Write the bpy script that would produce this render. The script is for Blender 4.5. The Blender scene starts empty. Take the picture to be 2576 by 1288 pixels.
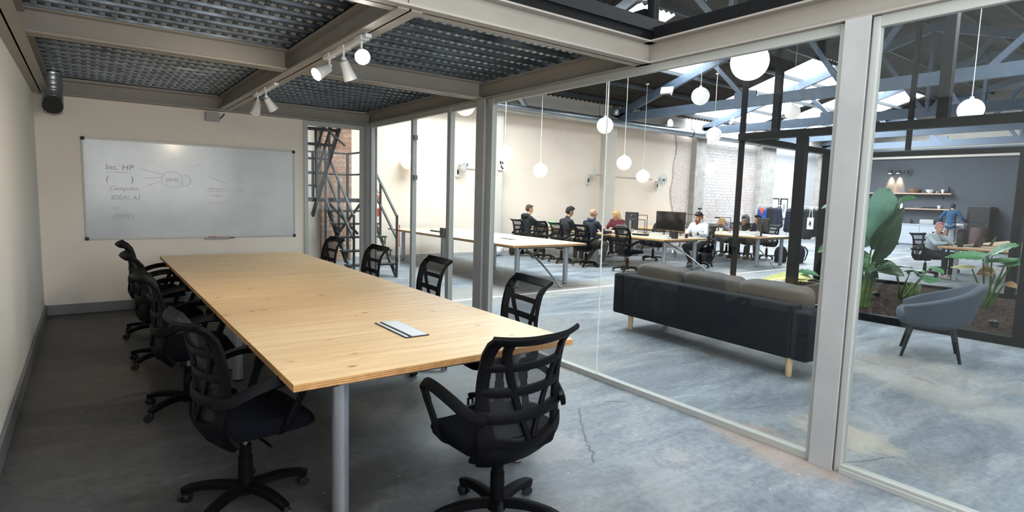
import bpy, bmesh, math, random
from mathutils import Vector, Matrix, Euler
PI = math.pi; R = math.radians
rnd = random.Random(7)
sc = bpy.context.scene
col = sc.collection

# ------------------------------------------------------------------ camera
CAM = Vector((0.4455, -8.6216, 1.55)); YAW, PITCH, ROLL, FPX = 0.63611, 0.10242, 0.028426, 1450.2
fw = Vector((math.sin(YAW)*math.cos(PITCH), math.cos(YAW)*math.cos(PITCH), -math.sin(PITCH)))
rt = Vector((math.cos(YAW), -math.sin(YAW), 0)); up = rt.cross(fw)
rt2 = rt*math.cos(ROLL)+up*math.sin(ROLL); up2 = -rt*math.sin(ROLL)+up*math.cos(ROLL)
cd = bpy.data.cameras.new('camera'); cam = bpy.data.objects.new('camera', cd); col.objects.link(cam)
cam.matrix_world = Matrix(((rt2.x, up2.x, -fw.x, CAM.x), (rt2.y, up2.y, -fw.y, CAM.y), (rt2.z, up2.z, -fw.z, CAM.z), (0, 0, 0, 1)))
cd.sensor_fit = 'HORIZONTAL'; cd.sensor_width = 36; cd.lens = 36*FPX/2576; cd.clip_start = 0.02; cd.clip_end = 200
sc.camera = cam
# ------------------------------------------------------------------ world and view
w = bpy.data.worlds.new('world'); sc.world = w; w.use_nodes = True
w.node_tree.nodes['Background'].inputs[0].default_value = (0.80, 0.90, 1.0, 1)
w.node_tree.nodes['Background'].inputs[1].default_value = 1.0
sc.view_settings.view_transform = 'Standard'; sc.view_settings.look = 'None'
sc.view_settings.exposure = 0.9; sc.view_settings.gamma = 1.0; sc.view_settings.use_curve_mapping = False
ADDED_REAR = 3.1; ADDED_RIGHT = 7.0  # strengths of the added rear panel and the added right slope sheets
ADDED_LEFT = 15.0          # strength of the unseen sheet added in the left roof slope
def area(name, loc, size, power, colr, rot):
    l = bpy.data.lights.new(name, 'AREA'); l.shape = 'RECTANGLE'; l.size, l.size_y = size; l.energy = power; l.color = colr
    o = bpy.data.objects.new(name, l); col.objects.link(o); o.location = loc; o.rotation_euler = rot; return o

# ------------------------------------------------------------------ helpers
def S2L(c):
    return tuple((v/12.92 if v <= .04045 else ((v+.055)/1.055)**2.4) for v in [x/255 for x in c])
class N:
    def __init__(s, name):
        s.m = bpy.data.materials.new(name); s.m.use_nodes = True; s.t = s.m.node_tree; s.b = s.t.nodes['Principled BSDF']
        s.co = s.t.nodes.new('ShaderNodeTexCoord').outputs['Object']
    def n(s, typ, **kw):
        x = s.t.nodes.new('ShaderNode'+typ)
        for k, v in kw.items(): setattr(x, k, v)
        return x
    def l(s, a, b): s.t.links.new(a, b)
    def put(s, sock, v):
        if hasattr(v, 'is_output') or isinstance(v, bpy.types.NodeSocket): s.l(v, sock)
        else: sock.default_value = v
    def mp(s, scale=(1, 1, 1), loc=(0, 0, 0), rot=(0, 0, 0)):
        x = s.n('Mapping'); s.l(s.co, x.inputs[0]); x.inputs['Scale'].default_value = scale; x.inputs['Location'].default_value = loc; x.inputs['Rotation'].default_value = rot; return x.outputs[0]
    def noise(s, scale, detail=4, vec=None, rough=.55, dist=0):
        x = s.n('TexNoise'); x.inputs['Scale'].default_value = scale; x.inputs['Detail'].default_value = detail; x.inputs['Roughness'].default_value = rough; x.inputs['Distortion'].default_value = dist
        s.l(vec or s.co, x.inputs['Vector']); return x.outputs['Fac']
    def ramp(s, fac, stops):
        x = s.n('ValToRGB'); s.l(fac, x.inputs[0]); e = x.color_ramp.elements
        while len(e) > 1: e.remove(e[-1])
        for i, (p, c) in enumerate(stops):
            c = c if len(c) == 4 else tuple(c)+(1,)
            if i == 0: e[0].position = p; e[0].color = c
            else: q = e.new(p); q.color = c
        return x.outputs[0]
    def mix(s, fac, a, b, typ='MIX'):
        x = s.n('MixRGB', blend_type=typ); s.put(x.inputs[0], fac); s.put(x.inputs[1], a if not isinstance(a, tuple) else tuple(a)[:3]+(1,)); s.put(x.inputs[2], b if not isinstance(b, tuple) else tuple(b)[:3]+(1,)); return x.outputs[0]
    def math(s, op, a, b=0.0, c=None):
        x = s.n('Math', operation=op); s.put(x.inputs[0], a); s.put(x.inputs[1], b)
        if c is not None: s.put(x.inputs[2], c)
        return x.outputs[0]
    def bump(s, h, strength=.3, dist=.01):
        x = s.n('Bump'); x.inputs['Strength'].default_value = strength; x.inputs['Distance'].default_value = dist; s.l(h, x.inputs['Height']); s.l(x.outputs[0], s.b.inputs['Normal'])
    def base(s, c): s.put(s.b.inputs['Base Color'], c if not isinstance(c, tuple) else tuple(c)[:3]+(1,))
    def set(s, **kw):
        for k, v in kw.items(): s.put(s.b.inputs[k.replace('_', ' ')], v)
M = {}
def simple(name, rgb, rough=.5, metal=0., var=.0, vs=20, bump=0., bs=80, spec=.5, emit=None, es=1.):
    k = N(name); c = S2L(rgb)
    if var:
        f = k.noise(vs, 4); k.base(k.ramp(f, [(.3, tuple(x*(1-var) for x in c)), (.7, tuple(min(1, x*(1+var)) for x in c))]))
    else: k.base(c)
    k.set(Roughness=rough, Metallic=metal, Specular_IOR_Level=spec)
    if bump: k.bump(k.noise(bs, 3), bump, .004)
    if emit: k.set(Emission_Color=S2L(emit)+(1,), Emission_Strength=es)
    M[name] = k.m; return k.m

simple('beam_paint', (152, 146, 137), .45, var=.05, vs=3, bump=.15, bs=30)
simple('column_paint', (168, 168, 167), .45, var=.06, vs=5, bump=.1, bs=40)
simple('aluminium', (178, 179, 174), .4, .15)
simple('alu_dark', (120, 123, 124), .4, .5)
simple('black_steel', (15, 15, 17), .5, .0, var=.2, vs=8, spec=.2)
simple('truss_paint', (82, 97, 115), .5, var=.12, vs=6)
simple('truss_dark', (50, 55, 62), .6, var=.15, vs=6)
simple('stair_steel', (50, 52, 54), .55, .0, var=.15, vs=9, spec=.25)
simple('chair_plastic', (9, 9, 11), .5, var=.12, vs=40, bump=.25, bs=420, spec=.1)
simple('chair_fabric', (11, 13, 19), .9, var=.2, vs=300, bump=.5, bs=900, spec=.08)
simple('chair_metal', (150, 150, 150), .25, .9)
simple('leg_metal', (172, 176, 182), .32, .75)
simple('sofa_dark', (24, 26, 34), .95, var=.12, vs=350, bump=.5, bs=500)
simple('sofa_grey', (94, 90, 88), .95, var=.12, vs=350, bump=.5, bs=500)
simple('armchair_fabric', (76, 85, 96), .95, var=.12, vs=300, bump=.5, bs=500)
simple('light_wood', (222, 190, 148), .5, var=.08, vs=12)
simple('mid_wood', (186, 132, 84), .5, var=.15, vs=10)
simple('shelf_wood', (176, 150, 130), .5, var=.1, vs=10)
simple('black', (16, 16, 18), .5)
simple('black_gloss', (12, 12, 14), .12)
simple('dark_plastic', (40, 40, 43), .5)
simple('white_plastic', (228, 228, 226), .4)
simple('white_metal', (225, 228, 230), .4, .1)
simple('grey_plastic', (158, 160, 160), .5)
simple('red', (188, 34, 30), .5)
simple('orange', (232, 92, 40), .7)
simple('skin', (206, 158, 132), .55, var=.05, vs=30)
simple('skin_dark', (178, 130, 100), .5, var=.05, vs=30)
simple('duct_metal', (176, 182, 186), .3, .85, var=.1, vs=4)
simple('steel', (190, 192, 194), .25, .95)
simple('frosted', (236, 236, 232), .45)
def m_soil():
    k = N('soil'); c = k.ramp(k.noise(26, 8, rough=.8), [(.38, S2L((26, 20, 17))), (.52, S2L((62, 48, 40))), (.66, S2L((128, 110, 96)))])
    c = k.mix(k.ramp(k.noise(3, 5, k.mp((1, 2.5, 1))), [(.4, (.6,)*3), (.6, (0,)*3)]), c, S2L((34, 27, 23))); k.base(c); k.set(Roughness=.95, Specular_IOR_Level=.1); k.bump(k.noise(24, 6, rough=.8), 1., .03); M['soil'] = k.m
m_soil()
simple('kitchen_wall', (72, 76, 84), .85, var=.04, vs=2)
simple('conc_pier', (170, 166, 160), .9, var=.18, vs=5, bump=.4, bs=14)
simple('pier_paint', (214, 205, 194), .8, var=.03, vs=3)
simple('door_grey', (118, 120, 122), .5, .2)
simple('fan_white', (214, 214, 212), .4)
simple('blue', (44, 84, 120), .7)
simple('grey_cloth', (110, 112, 116), .9)
simple('cabinet_white', (168, 174, 184), .5)
simple('paper', (236, 236, 232), .7)
for nm, c in dict(hair_brown=(82, 62, 44), hair_black=(24, 21, 20), hair_blond=(206, 172, 120), hair_pink=(190, 120, 134), beard_red=(136, 66, 34), cl_black=(24, 25, 30), cl_navy=(24, 28, 40), cl_maroon=(104, 36, 44), cl_white=(226, 228, 230), cl_grey=(130, 132, 138), cl_khaki=(88, 82, 72), cl_blue=(22, 70, 104), cl_lblue=(186, 200, 206), cl_denim=(92, 102, 120), cl_rblue=(34, 84, 176), jk_black=(24, 28, 30), jk_navy=(28, 36, 58), shoe=(150, 148, 140), trouser_grey=(120, 120, 118), scarf=(58, 66, 92), screen_grey=(120, 118, 116)).items():
    simple(nm, c, .85, var=.12, vs=60, bump=.3, bs=60)
def m_leaf(name, c1, c2):
    k = N(name); v = k.noise(3, 3); k.base(k.ramp(v, [(.3, S2L(c1)), (.7, S2L(c2))])); k.set(Roughness=.38, Transmission_Weight=0.)
    wv = k.n('TexWave'); k.l(k.mp((1, 1, 1)), wv.inputs[0]); wv.inputs['Scale'].default_value = 9; k.bump(wv.outputs['Fac'], .25, .006); M[name] = k.m
m_leaf('leaf_dark', (18, 44, 24), (38, 78, 38)); m_leaf('leaf_pale', (84, 132, 110), (128, 172, 148)); m_leaf('leaf_mid', (34, 82, 46), (70, 126, 74)); m_leaf('leaf_yellow', (196, 196, 96), (232, 226, 170)); m_leaf('leaf_brown', (104, 84, 66), (176, 128, 52)); m_leaf('stem', (52, 86, 42), (100, 130, 66)); m_leaf('leaf_red', (140, 20, 30), (190, 40, 46))
def m_globe(name, e):
    k = N(name); k.base((.9, .9, .9)); k.set(Roughness=.35, Emission_Color=(1, .98, .95, 1), Emission_Strength=e); M[name] = k.m
m_globe('globe', .28); m_globe('globe_lit', 1.6); m_globe('bulb', 30.); m_globe('kbulb', 14.)
def m_added_left():
    k = N('skylight_pane'); k.base((.9, .95, 1)); k.set(Roughness=.6, Emission_Color=(.86, .94, 1., 1), Emission_Strength=ADDED_LEFT); M['skylight_pane'] = k.m
m_added_left()
def m_panes():
    k = N('window_pane'); k.base((.9, .95, 1)); k.set(Roughness=.6, Emission_Color=(.95, .97, 1., 1), Emission_Strength=ADDED_REAR); M['window_pane'] = k.m
    k = N('dusty_pane'); k.base((.9, .95, 1)); k.set(Roughness=.6, Emission_Color=(.86, .93, 1., 1), Emission_Strength=ADDED_RIGHT); M['dusty_pane'] = k.m
    k = N('void_pane'); k.base((.9, .95, 1)); k.set(Roughness=.6, Emission_Color=(.9, .95, 1., 1), Emission_Strength=5.5); M['void_pane'] = k.m
    k = N('bright_pane'); k.base((.9, .95, 1)); k.set(Roughness=.6, Emission_Color=(.88, .94, 1., 1), Emission_Strength=11.0); M['bright_pane'] = k.m
m_panes()
def m_glass(name, tint=(.965, .985, .975)):
    m = bpy.data.materials.new(name); m.use_nodes = True; t = m.node_tree; t.nodes.clear()
    o = t.nodes.new('ShaderNodeOutputMaterial'); mx = t.nodes.new('ShaderNodeMixShader'); tr = t.nodes.new('ShaderNodeBsdfTransparent'); gl = t.nodes.new('ShaderNodeBsdfGlossy'); f = t.nodes.new('ShaderNodeLayerWeight'); f.inputs[0].default_value = .5
    p5 = t.nodes.new('ShaderNodeMath'); p5.operation = 'POWER'; p5.inputs[1].default_value = 5; ma = t.nodes.new('ShaderNodeMath'); ma.operation = 'MULTIPLY_ADD'; ma.inputs[1].default_value = .9; ma.inputs[2].default_value = .03
    gl.inputs['Roughness'].default_value = .0; tr.inputs[0].default_value = tint+(1,)
    t.links.new(f.outputs['Facing'], p5.inputs[0]); t.links.new(p5.outputs[0], ma.inputs[0])
    t.links.new(ma.outputs[0], mx.inputs[0]); t.links.new(tr.outputs[0], mx.inputs[1]); t.links.new(gl.outputs[0], mx.inputs[2]); t.links.new(mx.outputs[0], o.inputs[0]); M[name] = m
m_glass('glass'); m_glass('glass_edge', (.8, .95, .88))
def m_mesh():
    k = N('back_mesh'); k.base(S2L((26, 27, 30))); k.set(Roughness=.7)
    s = k.n('SeparateXYZ'); k.l(k.co, s.inputs[0])
    a = k.math('SINE', k.math('MULTIPLY', s.outputs['X'], 900)); b = k.math('SINE', k.math('MULTIPLY', s.outputs['Z'], 900))
    k.put(k.b.inputs['Alpha'], k.math('SUBTRACT', 1.0, k.math('GREATER_THAN', k.math('MULTIPLY', a, b), .12))); M['back_mesh'] = k.m
m_mesh()
def m_floor():
    k = N('concrete_floor')
    big = k.noise(.55, 5, rough=.6); st = k.noise(1.3, 8, k.mp((.7, 2.2, 1), rot=(0, 0, .25)), .72, .6); fine = k.noise(22, 6, rough=.7)
    c = k.ramp(st, [(.28, S2L((88, 95, 103))), (.44, S2L((118, 126, 133))), (.56, S2L((140, 147, 152))), (.74, S2L((170, 175, 177)))])
    c = k.mix(k.ramp(big, [(.52, (0, 0, 0)), (.68, (.55,)*3)]), c, S2L((158, 146, 132)))
    c = k.mix(k.ramp(fine, [(.38, (.3,)*3), (.58, (0,)*3)]), c, S2L((120, 122, 126)), 'MULTIPLY')
    def patch(x, y, rx, ry, rot, colr, amt, c, edge=.25):
        v = k.mp((1, 1, 1)); mpn = v.node; mpn.vector_type = 'TEXTURE'; mpn.inputs['Location'].default_value = (x, y, 0); mpn.inputs['Rotation'].default_value = (0, 0, rot); mpn.inputs['Scale'].default_value = (rx, ry, 1)
        vm = k.n('VectorMath', operation='LENGTH')
        nn = k.n('TexNoise'); nn.inputs['Scale'].default_value = 2.6; nn.inputs['Detail'].default_value = 9; nn.inputs['Roughness'].default_value = .7; k.l(v, nn.inputs['Vector'])
        k.l(v, vm.inputs[0]); d = k.math('ADD', vm.outputs['Value'], k.math('MULTIPLY', k.math('SUBTRACT', nn.outputs['Fac'], .5), 1.7))
        f = k.ramp(d, [(max(0, .75-edge), (amt,)*3), (.8, (0,)*3)])
        return k.mix(f, c, S2L(colr))
    c = patch(3.95, -6.75, .75, .3, 1.3, (164, 142, 124), .6, c)
    c = patch(4.55, -6.95, .5, .28, 1.4, (178, 166, 146), .6, c)
    c = patch(2.75, -6.0, .34, .22, .4, (176, 170, 168), .32, c, .12)
    c = patch(2.95, -6.7, .42, .2, .9, (166, 165, 165), .28, c, .12)
    c = patch(3.3, -6.5, .16, .1, .5, (180, 176, 172), .3, c, .12)
    c = patch(.75, -2.9, .5, .3, .1, (150, 118, 86), .6, c, .4)
    c = patch(6.6, -1.2, 4.5, .9, 0, (170, 160, 148), .5, c, .4)
    c = patch(6.2, -6.9, 1.4, .5, 1.2, (168, 158, 144), .45, c, .4)
    # darker floor colour in the left part of the meeting room, ragged edge near the glass side
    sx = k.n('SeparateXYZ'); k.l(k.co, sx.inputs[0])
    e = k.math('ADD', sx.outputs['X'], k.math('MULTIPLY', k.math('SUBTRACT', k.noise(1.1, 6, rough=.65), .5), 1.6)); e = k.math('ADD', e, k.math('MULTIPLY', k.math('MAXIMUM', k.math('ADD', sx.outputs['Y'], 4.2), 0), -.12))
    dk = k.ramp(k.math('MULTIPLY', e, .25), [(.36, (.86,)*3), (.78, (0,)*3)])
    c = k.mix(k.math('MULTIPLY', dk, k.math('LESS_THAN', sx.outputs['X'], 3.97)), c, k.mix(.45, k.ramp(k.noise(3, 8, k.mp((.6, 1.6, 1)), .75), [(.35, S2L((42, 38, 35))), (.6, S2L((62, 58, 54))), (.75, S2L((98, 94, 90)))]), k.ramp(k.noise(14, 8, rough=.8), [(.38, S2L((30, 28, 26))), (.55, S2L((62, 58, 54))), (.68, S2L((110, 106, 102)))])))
    # cracks
    vr = k.n('TexVoronoi', feature='DISTANCE_TO_EDGE'); vr.inputs['Scale'].default_value = .42
    wob = k.n('MixRGB', blend_type='ADD'); wob.inputs[0].default_value = .45; k.l(k.co, wob.inputs[1]); nn = k.n('TexNoise'); nn.inputs['Scale'].default_value = 2.5; nn.inputs['Detail'].default_value = 8; nn.inputs['Roughness'].default_value = .7; k.l(nn.outputs['Color'], wob.inputs[2])
    k.l(wob.outputs[0], vr.inputs['Vector'])
    cr = k.math('MULTIPLY', k.math('LESS_THAN', vr.outputs['Distance'], .0018), k.math('GREATER_THAN', k.noise(1.1, 3), .56))
    c = k.mix(k.math('MULTIPLY', cr, .75), c, S2L((60, 60, 62)))
    # little paint flecks
    v2 = k.n('TexVoronoi'); v2.inputs['Scale'].default_value = 7; k.l(k.co, v2.inputs['Vector'])
    c = k.mix(k.math('MULTIPLY', k.math('LESS_THAN', v2.outputs['Distance'], .035), .5), c, S2L((225, 225, 222)))
    k.base(c); k.set(Roughness=k.ramp(st, [(.3, (.42,)*3), (.7, (.62,)*3)]), Specular_IOR_Level=.4)
    k.bump(k.mix(.5, k.noise(9, 8, rough=.7), st), .25, .01); M['floor'] = k.m
m_floor()
def m_table(name, base=(228, 194, 146), light=(242, 216, 174), scale=1.):
    k = N(name)
    s = k.n('SeparateXYZ'); k.l(k.co, s.inputs[0])
    g = k.noise(3.2*scale, 7, k.mp((.55, 9, 1)), .62, .4); g2 = k.noise(2, 4, k.mp((.3, 40, 1)), .6)
    c = k.ramp(g, [(.3, S2L(tuple(int(v*.95) for v in base))), (.5, S2L(base)), (.7, S2L(light))])
    c = k.mix(k.ramp(g2, [(.35, (.22,)*3), (.55, (0,)*3)]), c, S2L((206, 162, 108)))
    vr = k.n('TexVoronoi'); vr.inputs['Scale'].default_value = 7.5; vr.inputs['Randomness'].default_value = 1
    k.l(k.mp((.7, 1.3, .0)), vr.inputs['Vector'])
    sel = k.math('GREATER_THAN', vr.outputs['Color'], .52)
    kn = k.math('MULTIPLY', k.ramp(vr.outputs['Distance'], [(.07, (1,)*3), (.13, (0,)*3)]), sel)
    c = k.mix(kn, c, S2L((122, 70, 36)))
    ring = k.math('MULTIPLY', k.ramp(vr.outputs['Distance'], [(.12, (.4,)*3), (.24, (0,)*3)]), sel)
    c = k.mix(ring, c, S2L((206, 152, 92)))
    # sheet joints across the top, one every 0.61 m
    fr = k.math('FRACT', k.math('DIVIDE', s.outputs['Y'], .61)); j = k.math('LESS_THAN', fr, .004)
    c = k.mix(k.math('MULTIPLY', j, .45), c, S2L((150, 104, 62)))
    k.base(c); k.set(Roughness=.42, Specular_IOR_Level=.35); k.bump(g, .08, .004); M[name] = k.m
m_table('table_ply'); m_table('desk_ply', (218, 190, 154), (232, 210, 178))
def m_plyedge():
    k = N('ply_edge'); s = k.n('SeparateXYZ'); k.l(k.co, s.inputs[0])
    f = k.math('FRACT', k.math('MULTIPLY', s.outputs['Z'], 100)); c = k.ramp(f, [(.0, S2L((206, 158, 98))), (.45, S2L((206, 158, 98))), (.5, S2L((140, 92, 50))), (.95, S2L((150, 98, 54)))])
    k.base(k.mix(.3, c, k.ramp(k.noise(20, 4), [(.3, S2L((120, 76, 40))), (.7, S2L((214, 170, 110)))]))); k.set(Roughness=.6); M['ply_edge'] = k.m
m_plyedge()
def m_wall(name, c1, c2, scuff=.25):
    k = N(name); n1 = k.noise(.9, 5, rough=.6); c = k.ramp(n1, [(.3, S2L(c1)), (.7, S2L(c2))])
    sc_ = k.noise(1.6, 6, k.mp((1, 1, .5)), .7)
    c = k.mix(k.ramp(sc_, [(.6, (0,)*3), (.75, (scuff,)*3)]), c, S2L((120, 116, 112))); k.base(c); k.set(Roughness=.8, Specular_IOR_Level=.25); k.bump(k.noise(30, 6, rough=.7), .12, .004); M[name] = k.m
m_wall('room_wall', (232, 223, 210), (238, 230, 218), .12); m_wall('hall_wall', (232, 216, 200), (240, 226, 212), .06); m_wall('white_wall', (198, 198, 204), (208, 208, 212), .1); m_wall('left_wall', (226, 226, 220), (232, 231, 226), .25); m_wall('upper_wall', (176, 170, 162), (192, 186, 178), .3)
def m_brick(name, c1, c2, mortar, stain):
    k = N(name); b = k.n('TexBrick'); b.inputs['Scale'].default_value = 1; b.inputs['Brick Width'].default_value = .3; b.inputs['Row Height'].default_value = .11; b.inputs['Mortar Size'].default_value = .012; b.inputs['Bias'].default_value = -.3
    m1 = k.n('CombineXYZ'); s = k.n('SeparateXYZ'); k.l(k.co, s.inputs[0]); k.l(s.outputs['X'], m1.inputs[0]); k.l(s.outputs['Z'], m1.inputs[1]); k.l(m1.outputs[0], b.inputs['Vector'])
    b.inputs['Color1'].default_value = S2L(c1)+(1,); b.inputs['Color2'].default_value = S2L(c2)+(1,); b.inputs['Mortar'].default_value = S2L(mortar)+(1,)
    c = k.mix(k.ramp(k.noise(1.3, 7, rough=.75), [(.5, (0,)*3), (.66, (.7,)*3)]), b.outputs['Color'], S2L(stain)); c = k.mix(k.ramp(k.noise(18, 5, rough=.7), [(.35, (.5,)*3), (.55, (0,)*3)]), c, (.45, .4, .38), 'MULTIPLY')
    k.base(c); k.set(Roughness=.9); k.bump(k.mix(.5, b.outputs['Fac'], k.noise(20, 5)), .5, .01); M[name] = k.m
m_brick('white_brick', (206, 200, 198), (198, 189, 185), (180, 171, 168), (184, 160, 150)); m_brick('brown_brick', (176, 140, 116), (200, 172, 150), (150, 128, 112), (140, 96, 78)); m_brick('rose_brick', (222, 204, 196), (214, 192, 182), (218, 206, 200), (228, 220, 216))
def m_deck():
    k = N('galvanised_deck'); v = k.n('TexVoronoi'); v.inputs['Scale'].default_value = 26; k.l(k.co, v.inputs['Vector'])
    c = k.ramp(k.noise(3, 6, rough=.7), [(.3, S2L((72, 76, 80))), (.6, S2L((112, 118, 122))), (.8, S2L((146, 152, 154)))])
    k.base(c); k.set(Metallic=.85, Roughness=k.ramp(k.noise(5, 5), [(.3, (.28,)*3), (.7, (.5,)*3)])); M['deck'] = k.m
m_deck()
def m_roof():
    k = N('corrugated_roof'); s = k.n('SeparateXYZ'); k.l(k.co, s.inputs[0])
    c = k.ramp(k.noise(2.2, 6, rough=.7), [(.3, S2L((38, 35, 34))), (.7, S2L((62, 58, 55)))]); k.base(c); k.set(Roughness=.9); k.bump(k.noise(12, 4), .3, .01); M['roof'] = k.m
m_roof()
def m_whiteboard():
    k = N('whiteboard_face'); c = k.ramp(k.noise(1.8, 5, rough=.6), [(.35, S2L((196, 202, 204))), (.7, S2L((212, 216, 216)))]); k.base(c); k.set(Roughness=.16, Specular_IOR_Level=.5); M['wb'] = k.m
m_whiteboard()

class MB:
    def __init__(s): s.v = []; s.f = []; s.mi = []
    def add(s, vs, fs, mi=0):
        o = len(s.v); s.v += [tuple(v) for v in vs]; s.f += [tuple(i+o for i in f) for f in fs]; s.mi += [mi]*len(fs); return s
    def box(s, c, d, rot=None, mi=0):
        vs = [Vector((x*d[0]/2, y*d[1]/2, z*d[2]/2)) for x in (-1, 1) for y in (-1, 1) for z in (-1, 1)]
        if rot: e = Euler(rot).to_matrix(); vs = [e @ v for v in vs]
        vs = [v+Vector(c) for v in vs]
        return s.add(vs, [(0, 1, 3, 2), (4, 6, 7, 5), (0, 4, 5, 1), (2, 3, 7, 6), (0, 2, 6, 4), (1, 5, 7, 3)], mi)
    def b2(s, a, b, mi=0): return s.box([(a[i]+b[i])/2 for i in range(3)], [abs(b[i]-a[i]) for i in range(3)], None, mi)
    def bar(s, p, q, wd, hd, upv=(0, 0, 1), mi=0):
        p, q = Vector(p), Vector(q); t = (q-p).normalized(); u = Vector(upv); sd = t.cross(u)
        if sd.length < 1e-4: sd = t.cross(Vector((1, 0, 0)))
        sd.normalize(); u = sd.cross(t).normalized(); vs = []
        for c in (p, q):
            for a, b in ((-1, -1), (1, -1), (1, 1), (-1, 1)): vs.append(c+sd*a*wd/2+u*b*hd/2)
        return s.add(vs, [(0, 3, 2, 1), (4, 5, 6, 7), (0, 1, 5, 4), (1, 2, 6, 5), (2, 3, 7, 6), (3, 0, 4, 7)], mi)
    def tube(s, pts, r, n=8, mi=0, cap=True, sx=1., sy=1., upv=(0, 0, 1)):
        pts = [Vector(p) for p in pts]; rs = r if isinstance(r, (list, tuple)) else [r]*len(pts); vs = []; fs = []
        prev = None
        for i, p in enumerate(pts):
            t = (pts[min(i+1, len(pts)-1)]-pts[max(i-1, 0)])
            t = t.normalized() if t.length > 1e-9 else Vector((0, 0, 1))
            u = prev if prev else Vector(upv)
            sd = t.cross(u)
            if sd.length < 1e-3: sd = t.cross(Vector((1, 0, 0)) if abs(t.x) < .9 else Vector((0, 1, 0)))
            sd.normalize(); u = sd.cross(t).normalized(); prev = u
            for k in range(n):
                a = 2*PI*k/n; vs.append(p+sd*math.cos(a)*rs[i]*sx+u*math.sin(a)*rs[i]*sy)
        for i in range(len(pts)-1):
            for k in range(n): fs.append((i*n+k, i*n+(k+1) % n, (i+1)*n+(k+1) % n, (i+1)*n+k))
        if cap: fs.append(tuple(reversed(range(n)))); fs.append(tuple((len(pts)-1)*n+k for k in range(n)))
        return s.add(vs, fs, mi)
    def cyl(s, p, q, r, r2=None, n=16, mi=0): return s.tube([p, q], [r, r if r2 is None else r2], n, mi)
    def lathe(s, prof, c=(0, 0, 0), n=24, mi=0, axis='z'):
        vs = []; fs = []; m = len(prof)
        for r, z in prof:
            for k in range(n):
                a = 2*PI*k/n; x, y = r*math.cos(a), r*math.sin(a)
                v = (x, y, z) if axis == 'z' else ((z, x, y) if axis == 'x' else (y, z, x)); vs.append((v[0]+c[0], v[1]+c[1], v[2]+c[2]))
        for i in range(m-1):
            for k in range(n): fs.append((i*n+k, i*n+(k+1) % n, (i+1)*n+(k+1) % n, (i+1)*n+k))
        fs.append(tuple(reversed(range(n)))); fs.append(tuple((m-1)*n+k for k in range(n)))
        return s.add(vs, fs, mi)
    def ell(s, c, d, rot=None, n=16, m=10, mi=0):
        e = Euler(rot).to_matrix() if rot else None; vs = []; fs = []
        for i in range(m+1):
            th = PI*i/m
            for k in range(n):
                a = 2*PI*k/n; v = Vector((d[0]*math.sin(th)*math.cos(a), d[1]*math.sin(th)*math.sin(a), d[2]*math.cos(th)))
                if e: v = e @ v
                vs.append(v+Vector(c))
        for i in range(m):
            for k in range(n): fs.append((i*n+k, (i+1)*n+k, (i+1)*n+(k+1) % n, i*n+(k+1) % n))
        return s.add(vs, fs, mi)
    def cap(s, p, q, r1, r2=None, n=10, mi=0):       # capsule
        p, q = Vector(p), Vector(q); r2 = r1 if r2 is None else r2; t = (q-p); L = t.length
        if L < 1e-6: return s.ell(p, (r1, r1, r1))
        t /= L; pts = []; rs = []
        for a in (85, 60, 30, 0): pts.append(p-t*r1*math.sin(R(a))); rs.append(max(.0008, r1*math.cos(R(a))))
        for a in (0, 30, 60, 85): pts.append(q+t*r2*math.sin(R(a))); rs.append(max(.0008, r2*math.cos(R(a))))
        return s.tube(pts, rs, n, mi)
    def grid(s, fn, nu, nv, thick=0, mi=0, fn2=None):
        P = [[Vector(fn(i/nu, j/nv)) for i in range(nu+1)] for j in range(nv+1)]
        if not thick:
            vs = [p for r in P for p in r]; fs = [(j*(nu+1)+i, j*(nu+1)+i+1, (j+1)*(nu+1)+i+1, (j+1)*(nu+1)+i) for j in range(nv) for i in range(nu)]; return s.add(vs, fs, mi)
        vs = []; K = (nu+1)*(nv+1)
        nr = []
        for j in range(nv+1):
            for i in range(nu+1):
                a = P[j][min(i+1, nu)]-P[j][max(i-1, 0)]; b = P[min(j+1, nv)][i]-P[max(j-1, 0)][i]; n = a.cross(b); nr.append(n.normalized() if n.length > 1e-12 else Vector((0, 0, 1)))
        flat = [p for r in P for p in r]; vs = [p+n*thick/2 for p, n in zip(flat, nr)]+[p-n*thick/2 for p, n in zip(flat, nr)]
        g = lambda i, j, k=0: k*K+j*(nu+1)+i; fs = []
        for j in range(nv):
            for i in range(nu): fs.append((g(i, j), g(i+1, j), g(i+1, j+1), g(i, j+1))); fs.append((g(i, j, 1), g(i, j+1, 1), g(i+1, j+1, 1), g(i+1, j, 1)))
        for i in range(nu): fs.append((g(i, 0), g(i, 0, 1), g(i+1, 0, 1), g(i+1, 0))); fs.append((g(i, nv), g(i+1, nv), g(i+1, nv, 1), g(i, nv, 1)))
        for j in range(nv): fs.append((g(0, j), g(0, j+1), g(0, j+1, 1), g(0, j, 1))); fs.append((g(nu, j), g(nu, j, 1), g(nu, j+1, 1), g(nu, j+1)))
        return s.add(vs, fs, mi)
    def build(s, name, mat, parent=None, smooth=False, bevel=0., remesh=0., sub=0, loc=None, ang=40):
        me = bpy.data.meshes.new(name); me.from_pydata([tuple(v) for v in s.v], [], s.f); mats = mat if isinstance(mat, (list, tuple)) else [mat]
        for m in mats: me.materials.append(M[m] if isinstance(m, str) else m)
        if len(mats) > 1: me.polygons.foreach_set('material_index', s.mi)
        me.validate(); 
        bm = bmesh.new(); bm.from_mesh(me); bmesh.ops.recalc_face_normals(bm, faces=bm.faces)
        if bevel: bmesh.ops.bevel(bm, geom=bm.edges[:], offset=bevel, segments=2, profile=.6, affect='EDGES', clamp_overlap=True)
        bm.to_mesh(me); bm.free()
        o = bpy.data.objects.new(name, me); col.objects.link(o)
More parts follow.
